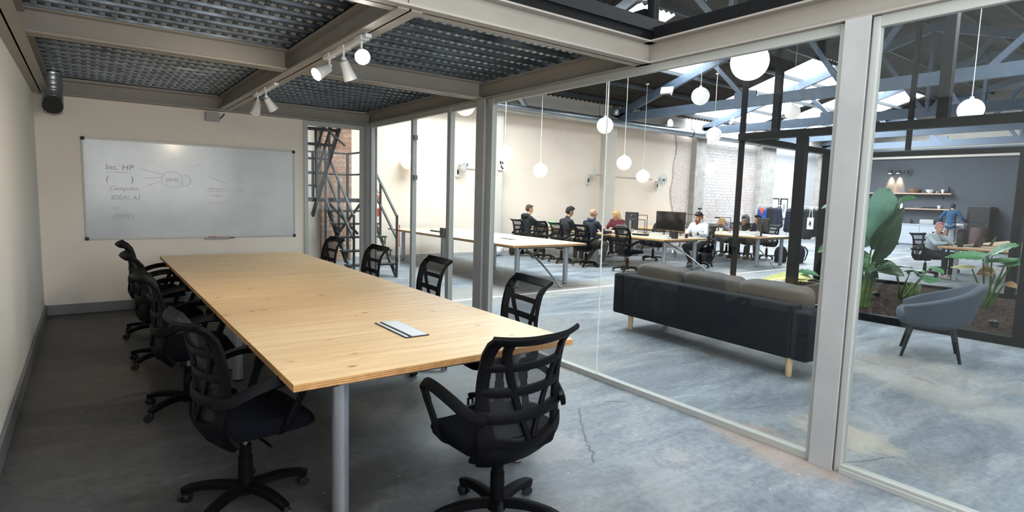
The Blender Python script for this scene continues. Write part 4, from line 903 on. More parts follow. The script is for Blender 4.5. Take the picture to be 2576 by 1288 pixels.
for x, y in ((-.17, .17), (.17, .17), (-.17, -.16), (.17, -.16)): MB().cyl((x*1.5, y*1.5, 0), (x, y, .37), .014, .024, 14).build('leg', 'black', ac, smooth=True)

# ================================================================== PENDANT GLOBES
GL = 'white globe pendants hanging in the hall'
def pendant(label, c, d, top, mat='globe', squash=1.):
    t = thing('globe_pendant', label, 'pendant lamp', c, group=GL)
    MB().ell((0, 0, 0), (d/2, d/2, d/2*squash), n=32, m=20).build('globe_shade', mat, t, smooth=True)
    MB().cyl((0, 0, d/2*squash-.01), (0, 0, top-c[2]), .006, None, 6).build('cord', 'white_plastic', t)
    MB().cyl((0, 0, d/2*squash-.005), (0, 0, d/2*squash+.03), .03, None, 12).build('cap', 'white_plastic', t)
    MB().lathe([(.055, 0), (.05, -.02), (.01, -.04)], (0, 0, top-c[2]), 14).build('ceiling_cup', 'white_plastic', t)
    return t
pendant('largest and brightest white globe, just below the partition beam', (6.052, -5.089, 3.016), 0.38, 5.71, 'globe_lit')
pendant('white globe in front of the near truss, left below the largest globe', (11.277, -0.677, 3.837), 0.38, 5.88, 'globe')
pendant('white globe overlapping the joint of the large glass panes', (10.251, 1.152, 3.260), 0.38, 5.45, 'globe')
pendant('white globe just right of the middle column', (8.344, 2.469, 2.540), 0.38, 5.045, 'globe')
pendant('second white globe right of the middle column, hanging lower', (9.919, 3.084, 2.243), 0.38, 4.75, 'globe')
pendant('white globe left of the brick strip, above the black monitor', (11.672, 1.822, 2.499), 0.38, 5.13, 'globe')
pendant('white globe in front of the wall duct beside the brick', (13.570, 0.521, 3.289), 0.38, 5.52, 'globe')
pendant('white globe touching the wall fan that faces the camera', (13.454, 2.729, 2.240), 0.38, 4.86, 'globe')
pendant('low white globe in front of the whitewashed brick wall', (15.067, 1.570, 2.491), 0.38, 5.21, 'globe')
pendant('white globe cut off by the beam left of the middle column', (6.345, 1.013, 3.254), 0.38, 5.38, 'globe')
pendant('white globe behind the glass door stile', (6.675, 4.094, 2.320), 0.38, 4.45, 'globe')
pendant('white globe in front of the bright skylights, left of near column', (15.223, -0.618, 3.929), 0.38, 5.87, 'globe')
pendant('oval-looking white globe right of the near column', (12.451, -5.193, 3.212), 0.38, 5.68, 'globe')

# ================================================================== PEOPLE
def xform(pt, base, rz): 
    c, s = math.cos(rz), math.sin(rz); return Vector((base[0]+pt[0]*c-pt[1]*s, base[1]+pt[0]*s+pt[1]*c, pt[2]))
def hand(m, wrist, dirv, palmn, side, curl=.5, s=1.):
    wrist = Vector(wrist); d = Vector(dirv).normalized(); n = Vector(palmn).normalized(); sd = d.cross(n).normalized()*side
    m.cap(wrist, wrist+d*.04*s, .022*s, .024*s, 8)
    for off in (-.022, -.008, .008, .022): m.cap(wrist+d*.03*s+sd*off*.7*s, wrist+d*.085*s+sd*off*s, .012*s, .011*s, 6)
    for off, ln_ in ((-.027, .052), (-.009, .07), (.009, .075), (.027, .066)):
        a = wrist+d*.085*s+sd*off*s; b = a+(d*math.cos(curl*.6)-n*math.sin(curl*.6))*ln_*.5*s; c = b+(d*math.cos(curl*1.6)-n*math.sin(curl*1.6))*ln_*.5*s
        m.cap(a, b, .0095*s, .009*s, 6); m.cap(b, c, .009*s, .0075*s, 6)
    a = wrist+d*.025*s+sd*.022*s; b = a+(d*.5+sd*.75-n*.3).normalized()*.035*s; c = b+(d*.9+sd*.2-n*.3).normalized()*.03*s
    m.cap(a, b, .012*s, .0105*s, 6); m.cap(b, c, .0105*s, .008*s, 6)
def head(m, c, fwd, upv):
    f = Vector(fwd).normalized(); u = Vector(upv); s = f.cross(u).normalized(); u = s.cross(f).normalized()
    def at_(a, b, d_): return Vector(c)+s*a+f*b+u*d_
    Q = Matrix((s, f, u)).transposed(); e = Q.to_euler()
    m.ell(at_(0, -.012, .03), (.073, .092, .088), e); m.ell(at_(0, .03, -.03), (.056, .062, .082), e); m.ell(at_(0, .045, -.085), (.036, .035, .03), e)
    m.ell(at_(0, .086, .028), (.052, .014, .012), e)                     # brow
    m.cap(at_(0, .088, .012), at_(0, .108, -.022), .009, .013, 8)          # nose
    m.ell(at_(0, .086, -.052), (.024, .012, .009), e); m.ell(at_(0, .084, -.063), (.020, .011, .007), e)   # lips
    for k in (-1, 1): m.ell(at_(k*.074, -.005, -.005), (.010, .022, .032), e); m.ell(at_(k*.04, .062, -.018), (.022, .022, .022), e)
    return at_, e
def person(label, base, rz, hips, chest, neck, headc, face, headup, shoulders, arms, legs, top, trous, shoe, hair=None, hairmat=None, skin='skin', vox=.011, extras=None, sleeve=1.0, topw=1., hem=0.):
    """all joints in local metres, +Y is the way the body faces"""
    t = thing('person', label, 'person', (base[0], base[1], 0), rz)
    V = Vector; hips, chest, neck, headc = V(hips), V(chest), V(neck), V(headc)
    b = MB(); tp = MB(); tr = MB()
    # trunk
    def trunk(m, g):
        m.ell(hips, (.155+g, .115+g, .12+g)); m.ell(hips.lerp(chest, .45), (.135+g, .105+g, .17+g)); m.ell(chest, (.165+g, .115+g, .17+g)); m.ell(chest.lerp(hips, .2), (.155+g, .112+g, .16+g))
        m.cap(shoulders[0], shoulders[1], .048+g, .048+g); m.cap(chest+V((0, -.01, .02)), neck+V((0, 0, -.02)), .085+g*.5, .058+g*.3)
    trunk(b, 0); trunk(tp, .016*topw)
    for q_ in shoulders: tp.cap(neck+V((0, 0, -.06)), V(q_)+V((0, 0, .012)), .055, .052)
    b.cap(neck+V((0, 0, -.04)), headc+V((0, 0, -.05)), .056, .052)
    at_, e = head(b, headc, face, headup)
    for i, (el, wr, hd, pn) in enumerate(arms):
        sh = V(shoulders[i]); el, wr = V(el), V(wr); b.cap(sh, el, .046, .038); b.cap(el, wr, .038, .026); hand(b, wr, hd, pn, 1 if i == 0 else -1)
        w2 = el.lerp(wr, .92*sleeve) if sleeve > 0 else el
        tp.cap(sh, el, .058*topw, .050*topw); tp.cap(el, w2, .050*topw, .038*topw)
    if hem: tp.cap(hips+V((-.055, 0, -.06)), hips+V((.055, 0, -.06)), .128); tp.cap(hips+V((-.06, 0, .1)), hips+V((.06, 0, .1)), .12)
    for i, (kn, an, toe) in enumerate(legs):
        hp = hips+V(((-1, 1)[i]*.085, 0, -.03)); kn, an, toe = V(kn), V(an), V(toe)
        b.cap(hp, kn, .075, .052); b.cap(kn, an, .052, .036); b.cap(an, an.lerp(toe, .6)+V((0, 0, -.02)), .034, .03)
        tr.cap(hp, kn, .094, .068); tr.cap(kn, an+(kn-an)*.06, .068, .052); 
    tr.ell(hips+V((0, 0, -.03)), (.17, .135, .11)); tr.cap(hips+V((-.07, 0, 0)), hips+V((.07, 0, 0)), .12)
    b.build('body', skin, t, smooth=True, remesh=vox, ang=90)
    tp.build('top', top, t, smooth=True, remesh=vox, ang=90); tr.build('trousers', trous, t, smooth=True, remesh=vox, ang=90)
    for kn, an, toe in legs:
        an, toe = V(an), V(toe); d = (toe-an); d.z = 0; d.normalize(); m = MB(); h_ = V((an.x, an.y, max(.03, an.z-.055)))
        m.cap(h_-d*.04, h_+d*.10, .042, .038); m.cap(h_+d*.05, V((toe.x, toe.y, max(.028, toe.z))), .04, .03); m.cap(h_, an+V((0, 0, .02)), .044, .046); m.build('shoe', shoe, t, smooth=True, remesh=vox, ang=90)
    f = V(face).normalized(); u = V(headup); s = f.cross(u).normalized(); u = s.cross(f).normalized()
    for k in (-1, 1):
        MB().ell(at_(k*.031, .083, .008), (.012, .007, .006), e, 8, 6).build('eye', 'black', t, smooth=True)
        MB().ell(at_(k*.033, .094, .03), (.02, .005, .005), e, 8, 6).build('eyebrow', hairmat or 'hair_brown', t, smooth=True)
    if hair:
        m = MB(); hair(m, at_, e); m.build('hair', hairmat, t, smooth=True, remesh=.009, ang=90)
    if extras: extras(t, at_, e)
    return t
def hair_short(m, at_, e):
    m.ell(at_(0, -.026, .048), (.080, .092, .082), e); m.ell(at_(0, -.05, .005), (.074, .066, .07), e); m.ell(at_(0, .035, .098), (.056, .05, .026), e)
    for k in (-1, 1): m.ell(at_(k*.066, .008, .03), (.014, .032, .034), e)
def hair_quiff(m, at_, e): hair_short(m, at_, e); m.ell(at_(.0, .05, .118), (.05, .045, .03), e); m.ell(at_(0, -.0, .125), (.055, .06, .03), e)
def hair_long(m, at_, e):
    m.ell(at_(0, -.02, .045), (.084, .098, .086), e)
    for k in (-1, 1):
        m.cap(at_(k*.07, .0, .03), at_(k*.085, -.01, -.12), .032, .038); m.cap(at_(k*.085, -.01, -.12), at_(k*.09, .02, -.21), .038, .02)
    m.cap(at_(0, -.07, .0), at_(0, -.09, -.2), .075, .06)
    m.ell(at_(.03, .05, .092), (.05, .045, .028), e)
def sitlegs(kz=.50, ky=.43, ay=.40, sp=.11): return [((-sp, ky, kz), (-sp, ay, .09), (-sp, ay+.16, .03)), ((sp, ky, kz), (sp, ay+.03, .09), (sp, ay+.19, .03))]
def typing(dx=.16, y=.46, z=.79): return [((-.25, .13, .80), (-dx, y-.1, z), (.1, 1, -.05), (0, 0, 1)), ((.25, .13, .80), (dx, y-.1, z), (-.1, 1, -.05), (0, 0, 1))]
HIP = (0, 0, .58); SHL = [(-.185, .02, .995), (.185, .02, .995)]
def sitter(label, x, y, deg, headz, top, trous, hair, hairmat, **kw):
    d = dict(hips=(0, -.02, .58), chest=(0, .02, .88), neck=(0, .04, 1.08), headc=(0, .08, 1.2), face=(0, 1, -.3), headup=(0, .3, 1), shoulders=SHL, arms=typing(), legs=sitlegs(), shoe='shoe'); d.update(kw)
    return person(label, (x, y), R(deg), top=top, trous=trous, hair=hair, hairmat=hairmat, **d)
# left side of the middle desk, all facing +x (rotate -90)
sitter('person in black hoodie with brown hair reaching to a laptop, leftmost of the workers', 9.78, 3.42, -92, 1.25, 'cl_black', 'cl_black', hair_short, 'hair_brown', arms=[((-.22, .2, .84), (-.14, .52, .80), (.1, 1, 0), (0, 0, 1)), ((.24, .22, .85), (.16, .54, .80), (-.1, 1, 0), (0, 0, 1))], face=(.25, 1, -.25), neck=(0, .05, 1.10), headc=(0, .09, 1.23),
 extras=lambda t, at_, e: (MB().ell((0, -.07, 1.06), (.12, .08, .07)).build('hood', 'cl_black', t, smooth=True)))
sitter('person with black hair in a black shirt seen from behind, second from left', 9.72, 1.80, -95, 1.25, 'cl_black', 'cl_khaki', hair_quiff, 'hair_black', face=(.15, 1, -.45), skin='skin_dark', neck=(0, .05, 1.10), headc=(0, .11, 1.22))
sitter('person with shaved head and blue scarf in a black sweater', 9.80, 1.03, -88, 1.22, 'cl_navy', 'cl_khaki', None, None, skin='skin_dark', face=(.0, 1, -.25), legs=[((-.14, .42, .50), (-.2, .14, .12), (-.2, .28, .03)), ((.12, .42, .50), (.08, .36, .09), (.08, .52, .03))], arms=[((-.24, .15, .80), (-.16, .42, .79), (.1, 1, -.05), (0, 0, 1)), ((.26, .18, .80), (.2, .50, .79), (-.1, 1, -.05), (0, 0, 1))],
 extras=lambda t, at_, e: MB().tube([(.075*math.cos(2*PI*k/16), .03+.075*math.sin(2*PI*k/16), 1.085+.012*math.sin(4*PI*k/16)) for k in range(17)], .033, 8).build('scarf', 'scarf', t, smooth=True))
sitter('person with long blond hair in a maroon sweater looking down', 12.25, 2.50, 100, 1.14, 'cl_maroon', 'cl_black', hair_long, 'hair_blond', face=(.1, 1, -.5), neck=(0, .05, 1.02), headc=(0, .09, 1.13), chest=(0, .02, .82), shoulders=[(-.17, .02, .96), (.17, .02, .96)], arms=[((-.22, .15, .78), (-.12, .38, .79), (.1, 1, 0), (0, 0, 1)), ((.22, .15, .78), (.12, .38, .79), (-.1, 1, 0), (0, 0, 1))])
def bearded(t, at_, e):
    m = MB(); m.ell(at_(0, .055, -.095), (.052, .044, .062), e); m.ell(at_(0, .07, -.14), (.032, .03, .04), e)
    for k in (-1, 1): m.cap(at_(k*.066, .02, -.01), at_(k*.052, .045, -.08), .014, .026)
    m.ell(at_(0, .094, -.04), (.03, .012, .01), e); m.build('beard', 'beard_red', t, smooth=True, remesh=.009, ang=90)
    m = MB(); m.ell(at_(0, -.012, .066), (.084, .1, .078), e); m.ell(at_(0, -.11, .03), (.055, .05, .012), e); m.build('cap', 'black', t, smooth=True, remesh=.009, ang=90)
    MB().cyl((-.155, .33, .815), (-.15, .352, .815), .034, None, 12).build('wristwatch', 'dark_plastic', t)
sitter('bearded person in a backwards black cap and white sweater typing', 12.2, -.20, 96, 1.2, 'cl_white', 'cl_black', hair_short, 'beard_red', face=(.35, 1, -.3), headc=(0, .07, 1.19), legs=[((-.12, .38, .50), (-.14, .22, .09), (-.14, .38, .03)), ((.14, .38, .50), (.16, .02, .09), (.16, .18, .03))], arms=[((-.25, .12, .80), (-.14, .34, .81), (.2, 1, -.05), (0, 0, 1)), ((.25, .12, .80), (.12, .36, .80), (-.1, 1, -.05), (0, 0, 1))], extras=bearded, hem=.05)
sitter('person with curly blond hair behind a laptop, resting face on hands', 15.75, 1.45, 100, 1.0, 'cl_grey', 'trouser_grey', hair_long, 'hair_blond', hips=(0, -.02, .56), chest=(0, .10, .80), neck=(0, .18, .92), headc=(0, .24, 1.0), face=(-.3, 1, -.2), shoulders=[(-.17, .10, .92), (.17, .10, .92)], arms=[((-.22, .30, .78), (-.08, .30, .90), (.1, 0, 1), (0, -1, 0)), ((.22, .30, .78), (.08, .30, .90), (-.1, 0, 1), (0, -1, 0))])
def hooded(t, at_, e):
    m = MB(); m.tube([at_(0, -.05, -.1), at_(0, -.05, .03), at_(0, -.03, .10), at_(0, 0, .13)], [.10, .115, .095, .03], 14); m.ell(at_(0, -.03, .03), (.1, .10, .11), e); m.build('hood', 'grey_cloth', t, smooth=True, remesh=.012, ang=90)
sitter('person in a grey hood and dark jacket leaning over the far desk', 15.75, .86, 92, 1.09, 'cl_black', 'cl_black', hair_short, 'hair_black', hips=(0, -.02, .56), chest=(-.03, .10, .84), neck=(-.10, .18, .98), headc=(-.17, .24, 1.08), face=(-.1, 1, -.4), shoulders=[(-.19, .10, .96), (.19, .10, .96)], extras=hooded, topw=1.15, skin='skin_dark')
sitter('person with dark hair and white earbud in dark jacket beside the monitor', 15.8, .30, 84, 1.1, 'jk_navy', 'cl_khaki', hair_quiff, 'hair_black', hips=(0, -.02, .56), chest=(0, .08, .84), neck=(0, .16, .99), headc=(0, .22, 1.10), face=(.55, 1, -.25), shoulders=[(-.19, .08, .96), (.19, .08, .96)], topw=1.15,
 extras=lambda t, at_, e: MB().ell(at_(.082, .0, -.01), (.008, .008, .016), e).build('earbud', 'white_plastic', t, smooth=True))
sitter('person with pink hair in pale sweater resting chin on hand', 16.0, -3.72, 158, 1.1, 'cl_lblue', 'cl_black', hair_short, 'hair_pink', headc=(0, .14, 1.13), neck=(0, .09, 1.0), chest=(0, .04, .80), shoulders=[(-.17, .04, .93), (.17, .04, .93)], face=(.45, 1, -.05), arms=[((-.2, .30, .78), (-.02, .25, .95), (.1, .1, 1), (0, -1, 0)), ((.2, .25, .78), (.0, .34, .79), (-1, .2, 0), (0, 0, 1))])
def standing():
    person('standing person in blue denim shirt seen from behind at the kitchen', (27.55, -.62), R(-90+8), hips=(0, 0, .95), chest=(0, .03, 1.30), neck=(0, .05, 1.50), headc=(.02, .11, 1.63), face=(.2, 1, -.4), headup=(0, .3, 1), shoulders=[(-.2, .02, 1.44), (.2, .02, 1.44)],
     arms=[((-.34, .0, 1.20), (-.44, .12, 1.0), (-.1, .1, -1), (1, 0, 0)), ((.34, .02, 1.21), (.48, .14, 1.04), (.1, .2, -1), (-1, 0, 0))], legs=[((-.12, .06, .50), (-.13, -.02, .09), (-.13, .15, .03)), ((.12, .06, .50), (.14, 0, .09), (.14, .17, .03))], top='cl_blue', trous='trouser_grey', shoe='black', hair=hair_short, hairmat='hair_black', vox=.014, topw=1.15, hem=.08)
standing()

# ================================================================== HALL CHAIRS
chair('office chair of the leftmost worker in the black hoodie', 9.68, 3.42, -92, G2); chair('office chair of the black-haired worker seen from behind', 9.62, 1.80, -95, G2)
chair('office chair of the shaved-head worker with the scarf', 9.70, 1.03, -88, G2); chair('empty office chair in front of the black monitor, near side of the middle desk', 9.83, -.12, -95, G2)
chair('office chair of the worker in the maroon sweater', 12.35, 2.50, 100, G2); chair('empty office chair behind the big monitor at the middle desk', 12.3, 1.25, 80, G2)
chair('office chair of the bearded worker in the white sweater', 12.3, -.20, 96, G2); chair('office chair of the curly blond worker in the far row', 15.88, 1.45, 100, G2)
chair('office chair of the hooded worker in the far row', 15.9, .86, 92, G2); chair('office chair of the worker with the earbud', 15.95, .22, 84, G2)
chair('office chair of the pink-haired woman behind the planting bed', 16.02, -3.62, 158, G2); chair('empty office chair at the far side of the desk behind planting bed', 17.6, -3.55, 175, G2); chair('empty office chair at the right edge beyond the far frame post', 18.1, -6.15, 10, G2)
chair('empty office chair at the left side of the far desk, partly hidden', 9.75, 2.62, -80, G2)

# ================================================================== DESK ITEMS
def monitor(label, x, y, rz, w_, h_, z0, standmat='dark_plastic', front=1):
    t = thing('monitor', label, 'monitor', (x, y, .741), rz)
    MB().b2((-w_/2, -.02, z0), (w_/2, .02, z0+h_)).build('housing', 'dark_plastic', t, bevel=.008)
    MB().b2((-w_/2+.012, -.023, z0+.015), (w_/2-.012, -.0195, z0+h_-.012)).build('screen', 'black_gloss', t)
    MB().b2((-.035, .02, .01), (.035, .045, z0+h_*.5)).build('stand', standmat, t, bevel=.004); MB().b2((-.13, -.07, 0), (.13, .12, .012)).build('foot', standmat, t, bevel=.004)
    MB().lathe([(.014, 0), (.014, .003), (.001, .003)], (0, .021, z0+h_*.8), 12, axis='y').build('badge', 'grey_plastic', t)
    return t
monitor('black monitor with round badge, seen from behind, on a silver stand', 11.15, 1.00, R(90), .40, .40, .12, 'steel')
monitor('largest black widescreen monitor on the middle desk', 10.95, -.32, R(-100), .92, .42, .16)
monitor('black monitor on the near corner of the far desk', 14.05, -.72, R(62), .50, .32, .13)
def laptop(label, x, y, deg, body, ang=105, badge=False, scr='black_gloss'):
    t = thing('laptop', label, 'laptop', (x, y, .741), R(deg)); MB().b2((-.16, -.11, 0), (.16, .11, .012)).build('base', body, t, bevel=.003); MB().b2((-.145, -.04, .012), (.145, .09, .014)).build('keyboard', 'black', t)
    m = MB().b2((-.16, 0, 0), (.16, .008, .215)); s = m.build('lid', body, t, bevel=.003); s.location = (0, .11, .012); s.rotation_euler = (-R(ang-90), 0, 0)
    d_ = MB().b2((-.15, -.003, .01), (.15, -.0, .205)).build('screen', scr, s)
    if badge: MB().lathe([(.018, 0), (.018, .002), (.001, .002)], (0, .009, .11), 14, axis='y').build('badge', 'white_plastic', s)
    return t
simple('screen_green', (150, 176, 140), .4, emit=(150, 176, 140), es=.35)
laptop('laptop with greenish screen in front of the leftmost worker', 10.48, 3.42, -90, 'grey_plastic', 110, False, 'screen_green')
laptop('silver laptop in front of the shaved-head worker', 10.52, .92, -92, 'grey_plastic', 112)
laptop('open laptop in front of the black-haired worker', 10.45, 1.85, -95, 'grey_plastic', 108, False, 'screen_green')
laptop('laptop of the worker in the maroon sweater', 11.5, 2.45, 95, 'grey_plastic', 108)
laptop('grey laptop with round white badge on the far desk', 14.75, 1.85, 100, 'screen_grey', 108, True)
laptop('laptop hiding the curly blond worker', 14.95, 1.32, 100, 'screen_grey', 112)
laptop('grey laptop between cables in front of the earbud wearer', 14.9, .42, 84, 'screen_grey', 105)
laptop('dark laptop in front of the pink-haired woman', 16.1, -4.42, 168, 'dark_plastic', 115); laptop('black laptop on a stand beside the woven basket lid', 16.9, -4.45, 185, 'black', 110)
def dlamp(label, x, y, deg, h_=.5, l_=.5):
    t = thing('desk_lamp', label, 'desk lamp', (x, y, .741), R(deg)); MB().lathe([(.07, 0), (.07, .015), (.02, .02)], n=16).build('base', 'black', t, smooth=True); MB().cyl((0, 0, .01), (0, 0, h_), .008).cyl((0, 0, h_-.004), (l_, 0, h_-.004), .008).build('arm', 'black', t); MB().cyl((l_-.12, 0, h_-.02), (l_+.02, 0, h_-.02), .016).build('lamp_head', 'black', t); return t
dlamp('thin black L-shaped lamp right of the square monitor', 11.0, .45, 115, .36, .38); dlamp('thin black L-shaped lamp behind the first one', 11.25, .60, 110, .46, .35); dlamp('thin black L-shaped lamp beside the curly blond worker', 14.35, 1.25, 125, .46, .8); dlamp('thin black L-shaped lamp in front of the hooded worker', 14.3, .35, 110, .42, .4)
def box_item(name, label, cat, c, d, mat, rz=0, bevel=.004):
    o = MB().box((0, 0, d[2]/2), d).build(name, mat, bevel=bevel); o.location = c; o.rotation_euler = (0, 0, rz); return tag(o, label, cat)
box_item('power_strip', 'black power strip on the middle desk', 'power strip', (10.75, .35, .741), (.10, .38, .04), 'black', .2)
box_item('paper_stack', 'blue and white papers under the big monitor', 'papers', (10.65, -.35, .741), (.3, .36, .02), 'cl_lblue', .3)
box_item('telephone', 'dark desk phone under the big monitor', 'telephone', (10.75, -.62, .741), (.12, .10, .16), 'black', .2)
tag(MB().lathe([(.032, 0), (.036, .09), (.033, .09), (.03, .01), (.001, .008)], (11.25, -.55, .741), 16).build('cup', 'dark_plastic', smooth=True), 'small dark cup beside the bearded worker', 'cup')
tag(MB().lathe([(.04, 0), (.045, .10), (.041, .10), (.037, .01), (.001, .008)], (10.9, .62, .741), 16).build('mug', 'white_plastic', smooth=True), 'white mug beside the power strip', 'mug')
tag(MB().lathe([(.04, 0), (.05, .12), (.046, .12), (.037, .01), (.001, .008)], (14.3, .62, .741), 16).build('glass_jar', 'frosted', smooth=True), 'pale glass jar on the far desk left of the cables', 'jar')
for i, (x, y, s_, lb) in enumerate(((14.4, .1, .22, 'white looped cables on the tray of the far desk'), (14.5, -.25, .13, 'smaller tangle of white cables beside the far monitor'), (11.1, .15, .14, 'pale cable tangle under the big monitor'))):
    tag(MB().tube([(x+s_*.7*math.sin(2.2*k*.3), y+s_*math.sin(3.1*k*.3+1), .755+.06*abs(math.sin(k*.55))) for k in range(46)], .006, 5).build('cable', 'white_plastic', smooth=True), lb, 'cable')
box_item('tray', 'flat white tray under the looped cables', 'tray', (14.4, .05, .741), (.5, .62, .012), 'white_plastic'); box_item('keyboard', 'black keyboard on the far desk by the thin frame post', 'keyboard', (14.2, 1.0, .741), (.14, .42, .02), 'black')
tag(MB().lathe([(.05, 0), (.055, .02), (.055, .25), (.03, .3), (.03, .33), (.001, .33)], (15.65, -4.35, .741), 18).build('water_bottle', 'black', smooth=True), 'tall black bottle in front of the pink-haired woman', 'bottle')
box_item('backpack', 'dark backpack standing behind the desk edge near the far post', 'bag', (17.15, -3.95, .741), (.5, .22, .36), 'jk_black', .3, .06); box_item('phone', 'white phone on the desk behind planting bed', 'phone', (15.95, -4.2, .741), (.15, .08, .012), 'white_plastic')
def backpack(label, x, y, rz, mat='cl_black', s=1.):
    t = thing('backpack', label, 'bag', (x, y, 0), rz); m = MB().ell((0, 0, .22*s), (.17*s, .13*s, .22*s)).ell((0, .09*s, .14*s), (.13*s, .08*s, .12*s)).box((0, 0, .08*s), (.28*s, .2*s, .14*s)); m.build('bag_body', mat, t, smooth=True, remesh=.015, ang=90)
    for k in (-.07, .07): MB().tube(crom([(k, -.10, .40*s), (k*1.4, -.19, .28*s), (k*1.3, -.14, .06*s)], 5), .012, 6).build('strap', mat, t, smooth=True)
backpack('black backpack on the floor behind the thick frame post', 15.9, -.75, .4, 'jk_navy', 1.1); backpack('black backpack lying on the floor behind the bearded worker', 13.3, .35, 1.2, 'cl_black', 1.1); backpack('black bag slumped beside the far desk leg', 15.5, -.45, 1.9, 'cl_black', 1.0)
backpack('dark bag under the empty desk near the white plastic bag', 9.7, 4.0-.2, .2, 'cl_black', .9)
tag(MB().ell((8.95, 3.75, .13), (.3, .2, .14)).ell((9.1, 3.7, .2), (.16, .12, .13)).build('plastic_bag', 'cl_white', smooth=True, remesh=.02, ang=90), 'crumpled white plastic bag on the floor below the empty desk', 'bag')
for i, (x, y) in enumerate(((12.0, 3.6), (12.0, 3.15))): pass
tp_ = thing('tripod', 'black camera tripod against the raw concrete pier', 'tripod', (16.9, 3.2, 0))
for k in range(3): MB().cyl((.28*math.cos(2.1*k), .28*math.sin(2.1*k), 0), (0, 0, 1.1), .014, .018, 8).build('leg', 'black', tp_)
MB().cyl((0, 0, 1.05), (0, 0, 1.3), .014).box((0, 0, 1.33), (.06, .12, .05)).build('tripod_head', 'black', tp_)
tag(MB().lathe([(.1, 0), (.12, .14), (.05, .2), (.02, .2)], (13.55, 1.6, 0), 16).build('floor_canister', 'steel', smooth=True), 'small steel canister on the floor behind the middle desk', 'canister')
simple('dark_red', (62, 40, 38), .7)
simple('wicker', (150, 110, 84), .9, var=.3, vs=60)
# far wall bench desk behind the middle row
SD = desk('side_desk', 'plywood side desk against the hall wall behind the monitors', 'desk', 13.8, 17.2, 3.5, 4.1, 'desk_ply', [(14, 3.6), (17, 3.6), (14, 4.0), (17, 4.0)], legr=.03)

# ================================================================== COATS, FRAMES, KITCHEN
def rack(label, x, y0, y1, h_):
    c = (x, (y0+y1)/2, 0); t = thing('clothes_rack', label, 'clothes rack', c, group='white metal clothes racks'); a = (y1-y0)/2; r_ = .014
    MB().tube(crom([(0, -a, .12), (0, -a, h_-.12), (0, -a+.03, h_-.02), (0, -a+.12, h_), (0, a-.12, h_), (0, a-.03, h_-.02), (0, a, h_-.12), (0, a, .12)], 5), r_, 8).build('rail', 'white_metal', t, smooth=True)
    for s in (-1, 1): MB().tube(crom([(-.25, s*a, .01), (-.22, s*a, .11), (-.14, s*a, .13), (.14, s*a, .13), (.22, s*a, .11), (.25, s*a, .01)], 5), r_, 8).build('foot', 'white_metal', t, smooth=True)
    MB().cyl((0, -a, .14), (0, a, .14), r_).build('crossbar', 'white_metal', t)
rack('white clothes rack behind the hooded worker, with orange and blue coats', 20.4, 2.27, 3.25, 1.5); rack('white clothes rack behind the thick frame post, with tote bag', 20.7, 1.15, 2.22, 1.48)
def coat(label, x, y, z, mat, w_=.42, l_=.75, lining=None, quilt=False):
    t = thing('coat', label, 'coat', (x, y, z), group='coats on the clothes racks')
    m = MB(); m.cap((0, -w_*.3, -.10), (0, w_*.3, -.10), .05); m.cap((0, 0, -.12), (0, 0, -l_+.05), .09, .12)
    for s in (-1, 1): m.cap((0, s*w_*.32, -.12), (-.02, s*w_*.52, -l_*.85), .065, .055); m.cap((-.02, s*.07, -.14), (0, s*.13, -l_+.04), .09, .10)
    if quilt:
        for k in range(7): m.cap((-.05, -w_*.28, -.18-k*l_*.105), (-.05, w_*.28, -.18-k*l_*.105), .075)
    m.build('coat_body', mat, t, smooth=True, remesh=.016, ang=90); MB().tube([(0, 0, -.07), (0, 0, -.02), (0, .02, .0), (0, .0, .02), (0, -.02, .0)], .005, 5).build('hanger_hook', 'steel', t)
    if lining: MB().ell((-.08, 0, -.14), (.06, .11, .10)).ell((-.1, 0, -.22), (.05, .06, .1)).build('collar', lining, t, smooth=True)
coat('blue quilted coat with orange hood on the left rack', 20.4, 2.98, 1.48, 'cl_rblue', .45, .75, 'orange', True); coat('black coat in the middle of the left rack', 20.4, 2.70, 1.48, 'jk_black', .42, .72); coat('dark navy coat at the right end of the left rack', 20.4, 2.45, 1.48, 'jk_navy', .34, .72)
coat('navy quilted coat at the left end of the right rack', 20.7, 2.12, 1.46, 'jk_navy', .3, .85, None, True); coat('black coat just right of the thick post on the right rack', 20.7, 1.82, 1.46, 'jk_black', .4, .80); coat('long black coat beside the tote bag on the right rack', 20.7, 1.55, 1.46, 'jk_black', .46, 1.05); coat('black coat at the right end of the right rack', 20.7, 1.30, 1.46, 'jk_black', .32, .95)
tb = thing('tote_bag', 'white tote bag with black print hanging on the right rack', 'bag', (20.5, 1.30, 0)); MB().b2((-.02, -.11, .72), (.02, .11, 1.12)).build('bag_body', 'paper', tb, bevel=.01)
MB().tube(crom([(0, -.06, 1.1), (0, -.03, 1.4), (.1, 0, 1.49), (0, .03, 1.4), (0, .06, 1.1)], 6), .01, 5).build('handle', 'paper', tb, smooth=True); m = MB()
for a, b in (((-.05, .84), (.03, 1.0)), ((.05, .86), (-.03, .98)), ((-.05, .93), (.05, .93)), ((0, .82), (0, 1.02))): m.bar((-.024, a[0], a[1]), (-.024, b[0], b[1]), .016, .004, (1, 0, 0))
m.build('print', 'black', tb)
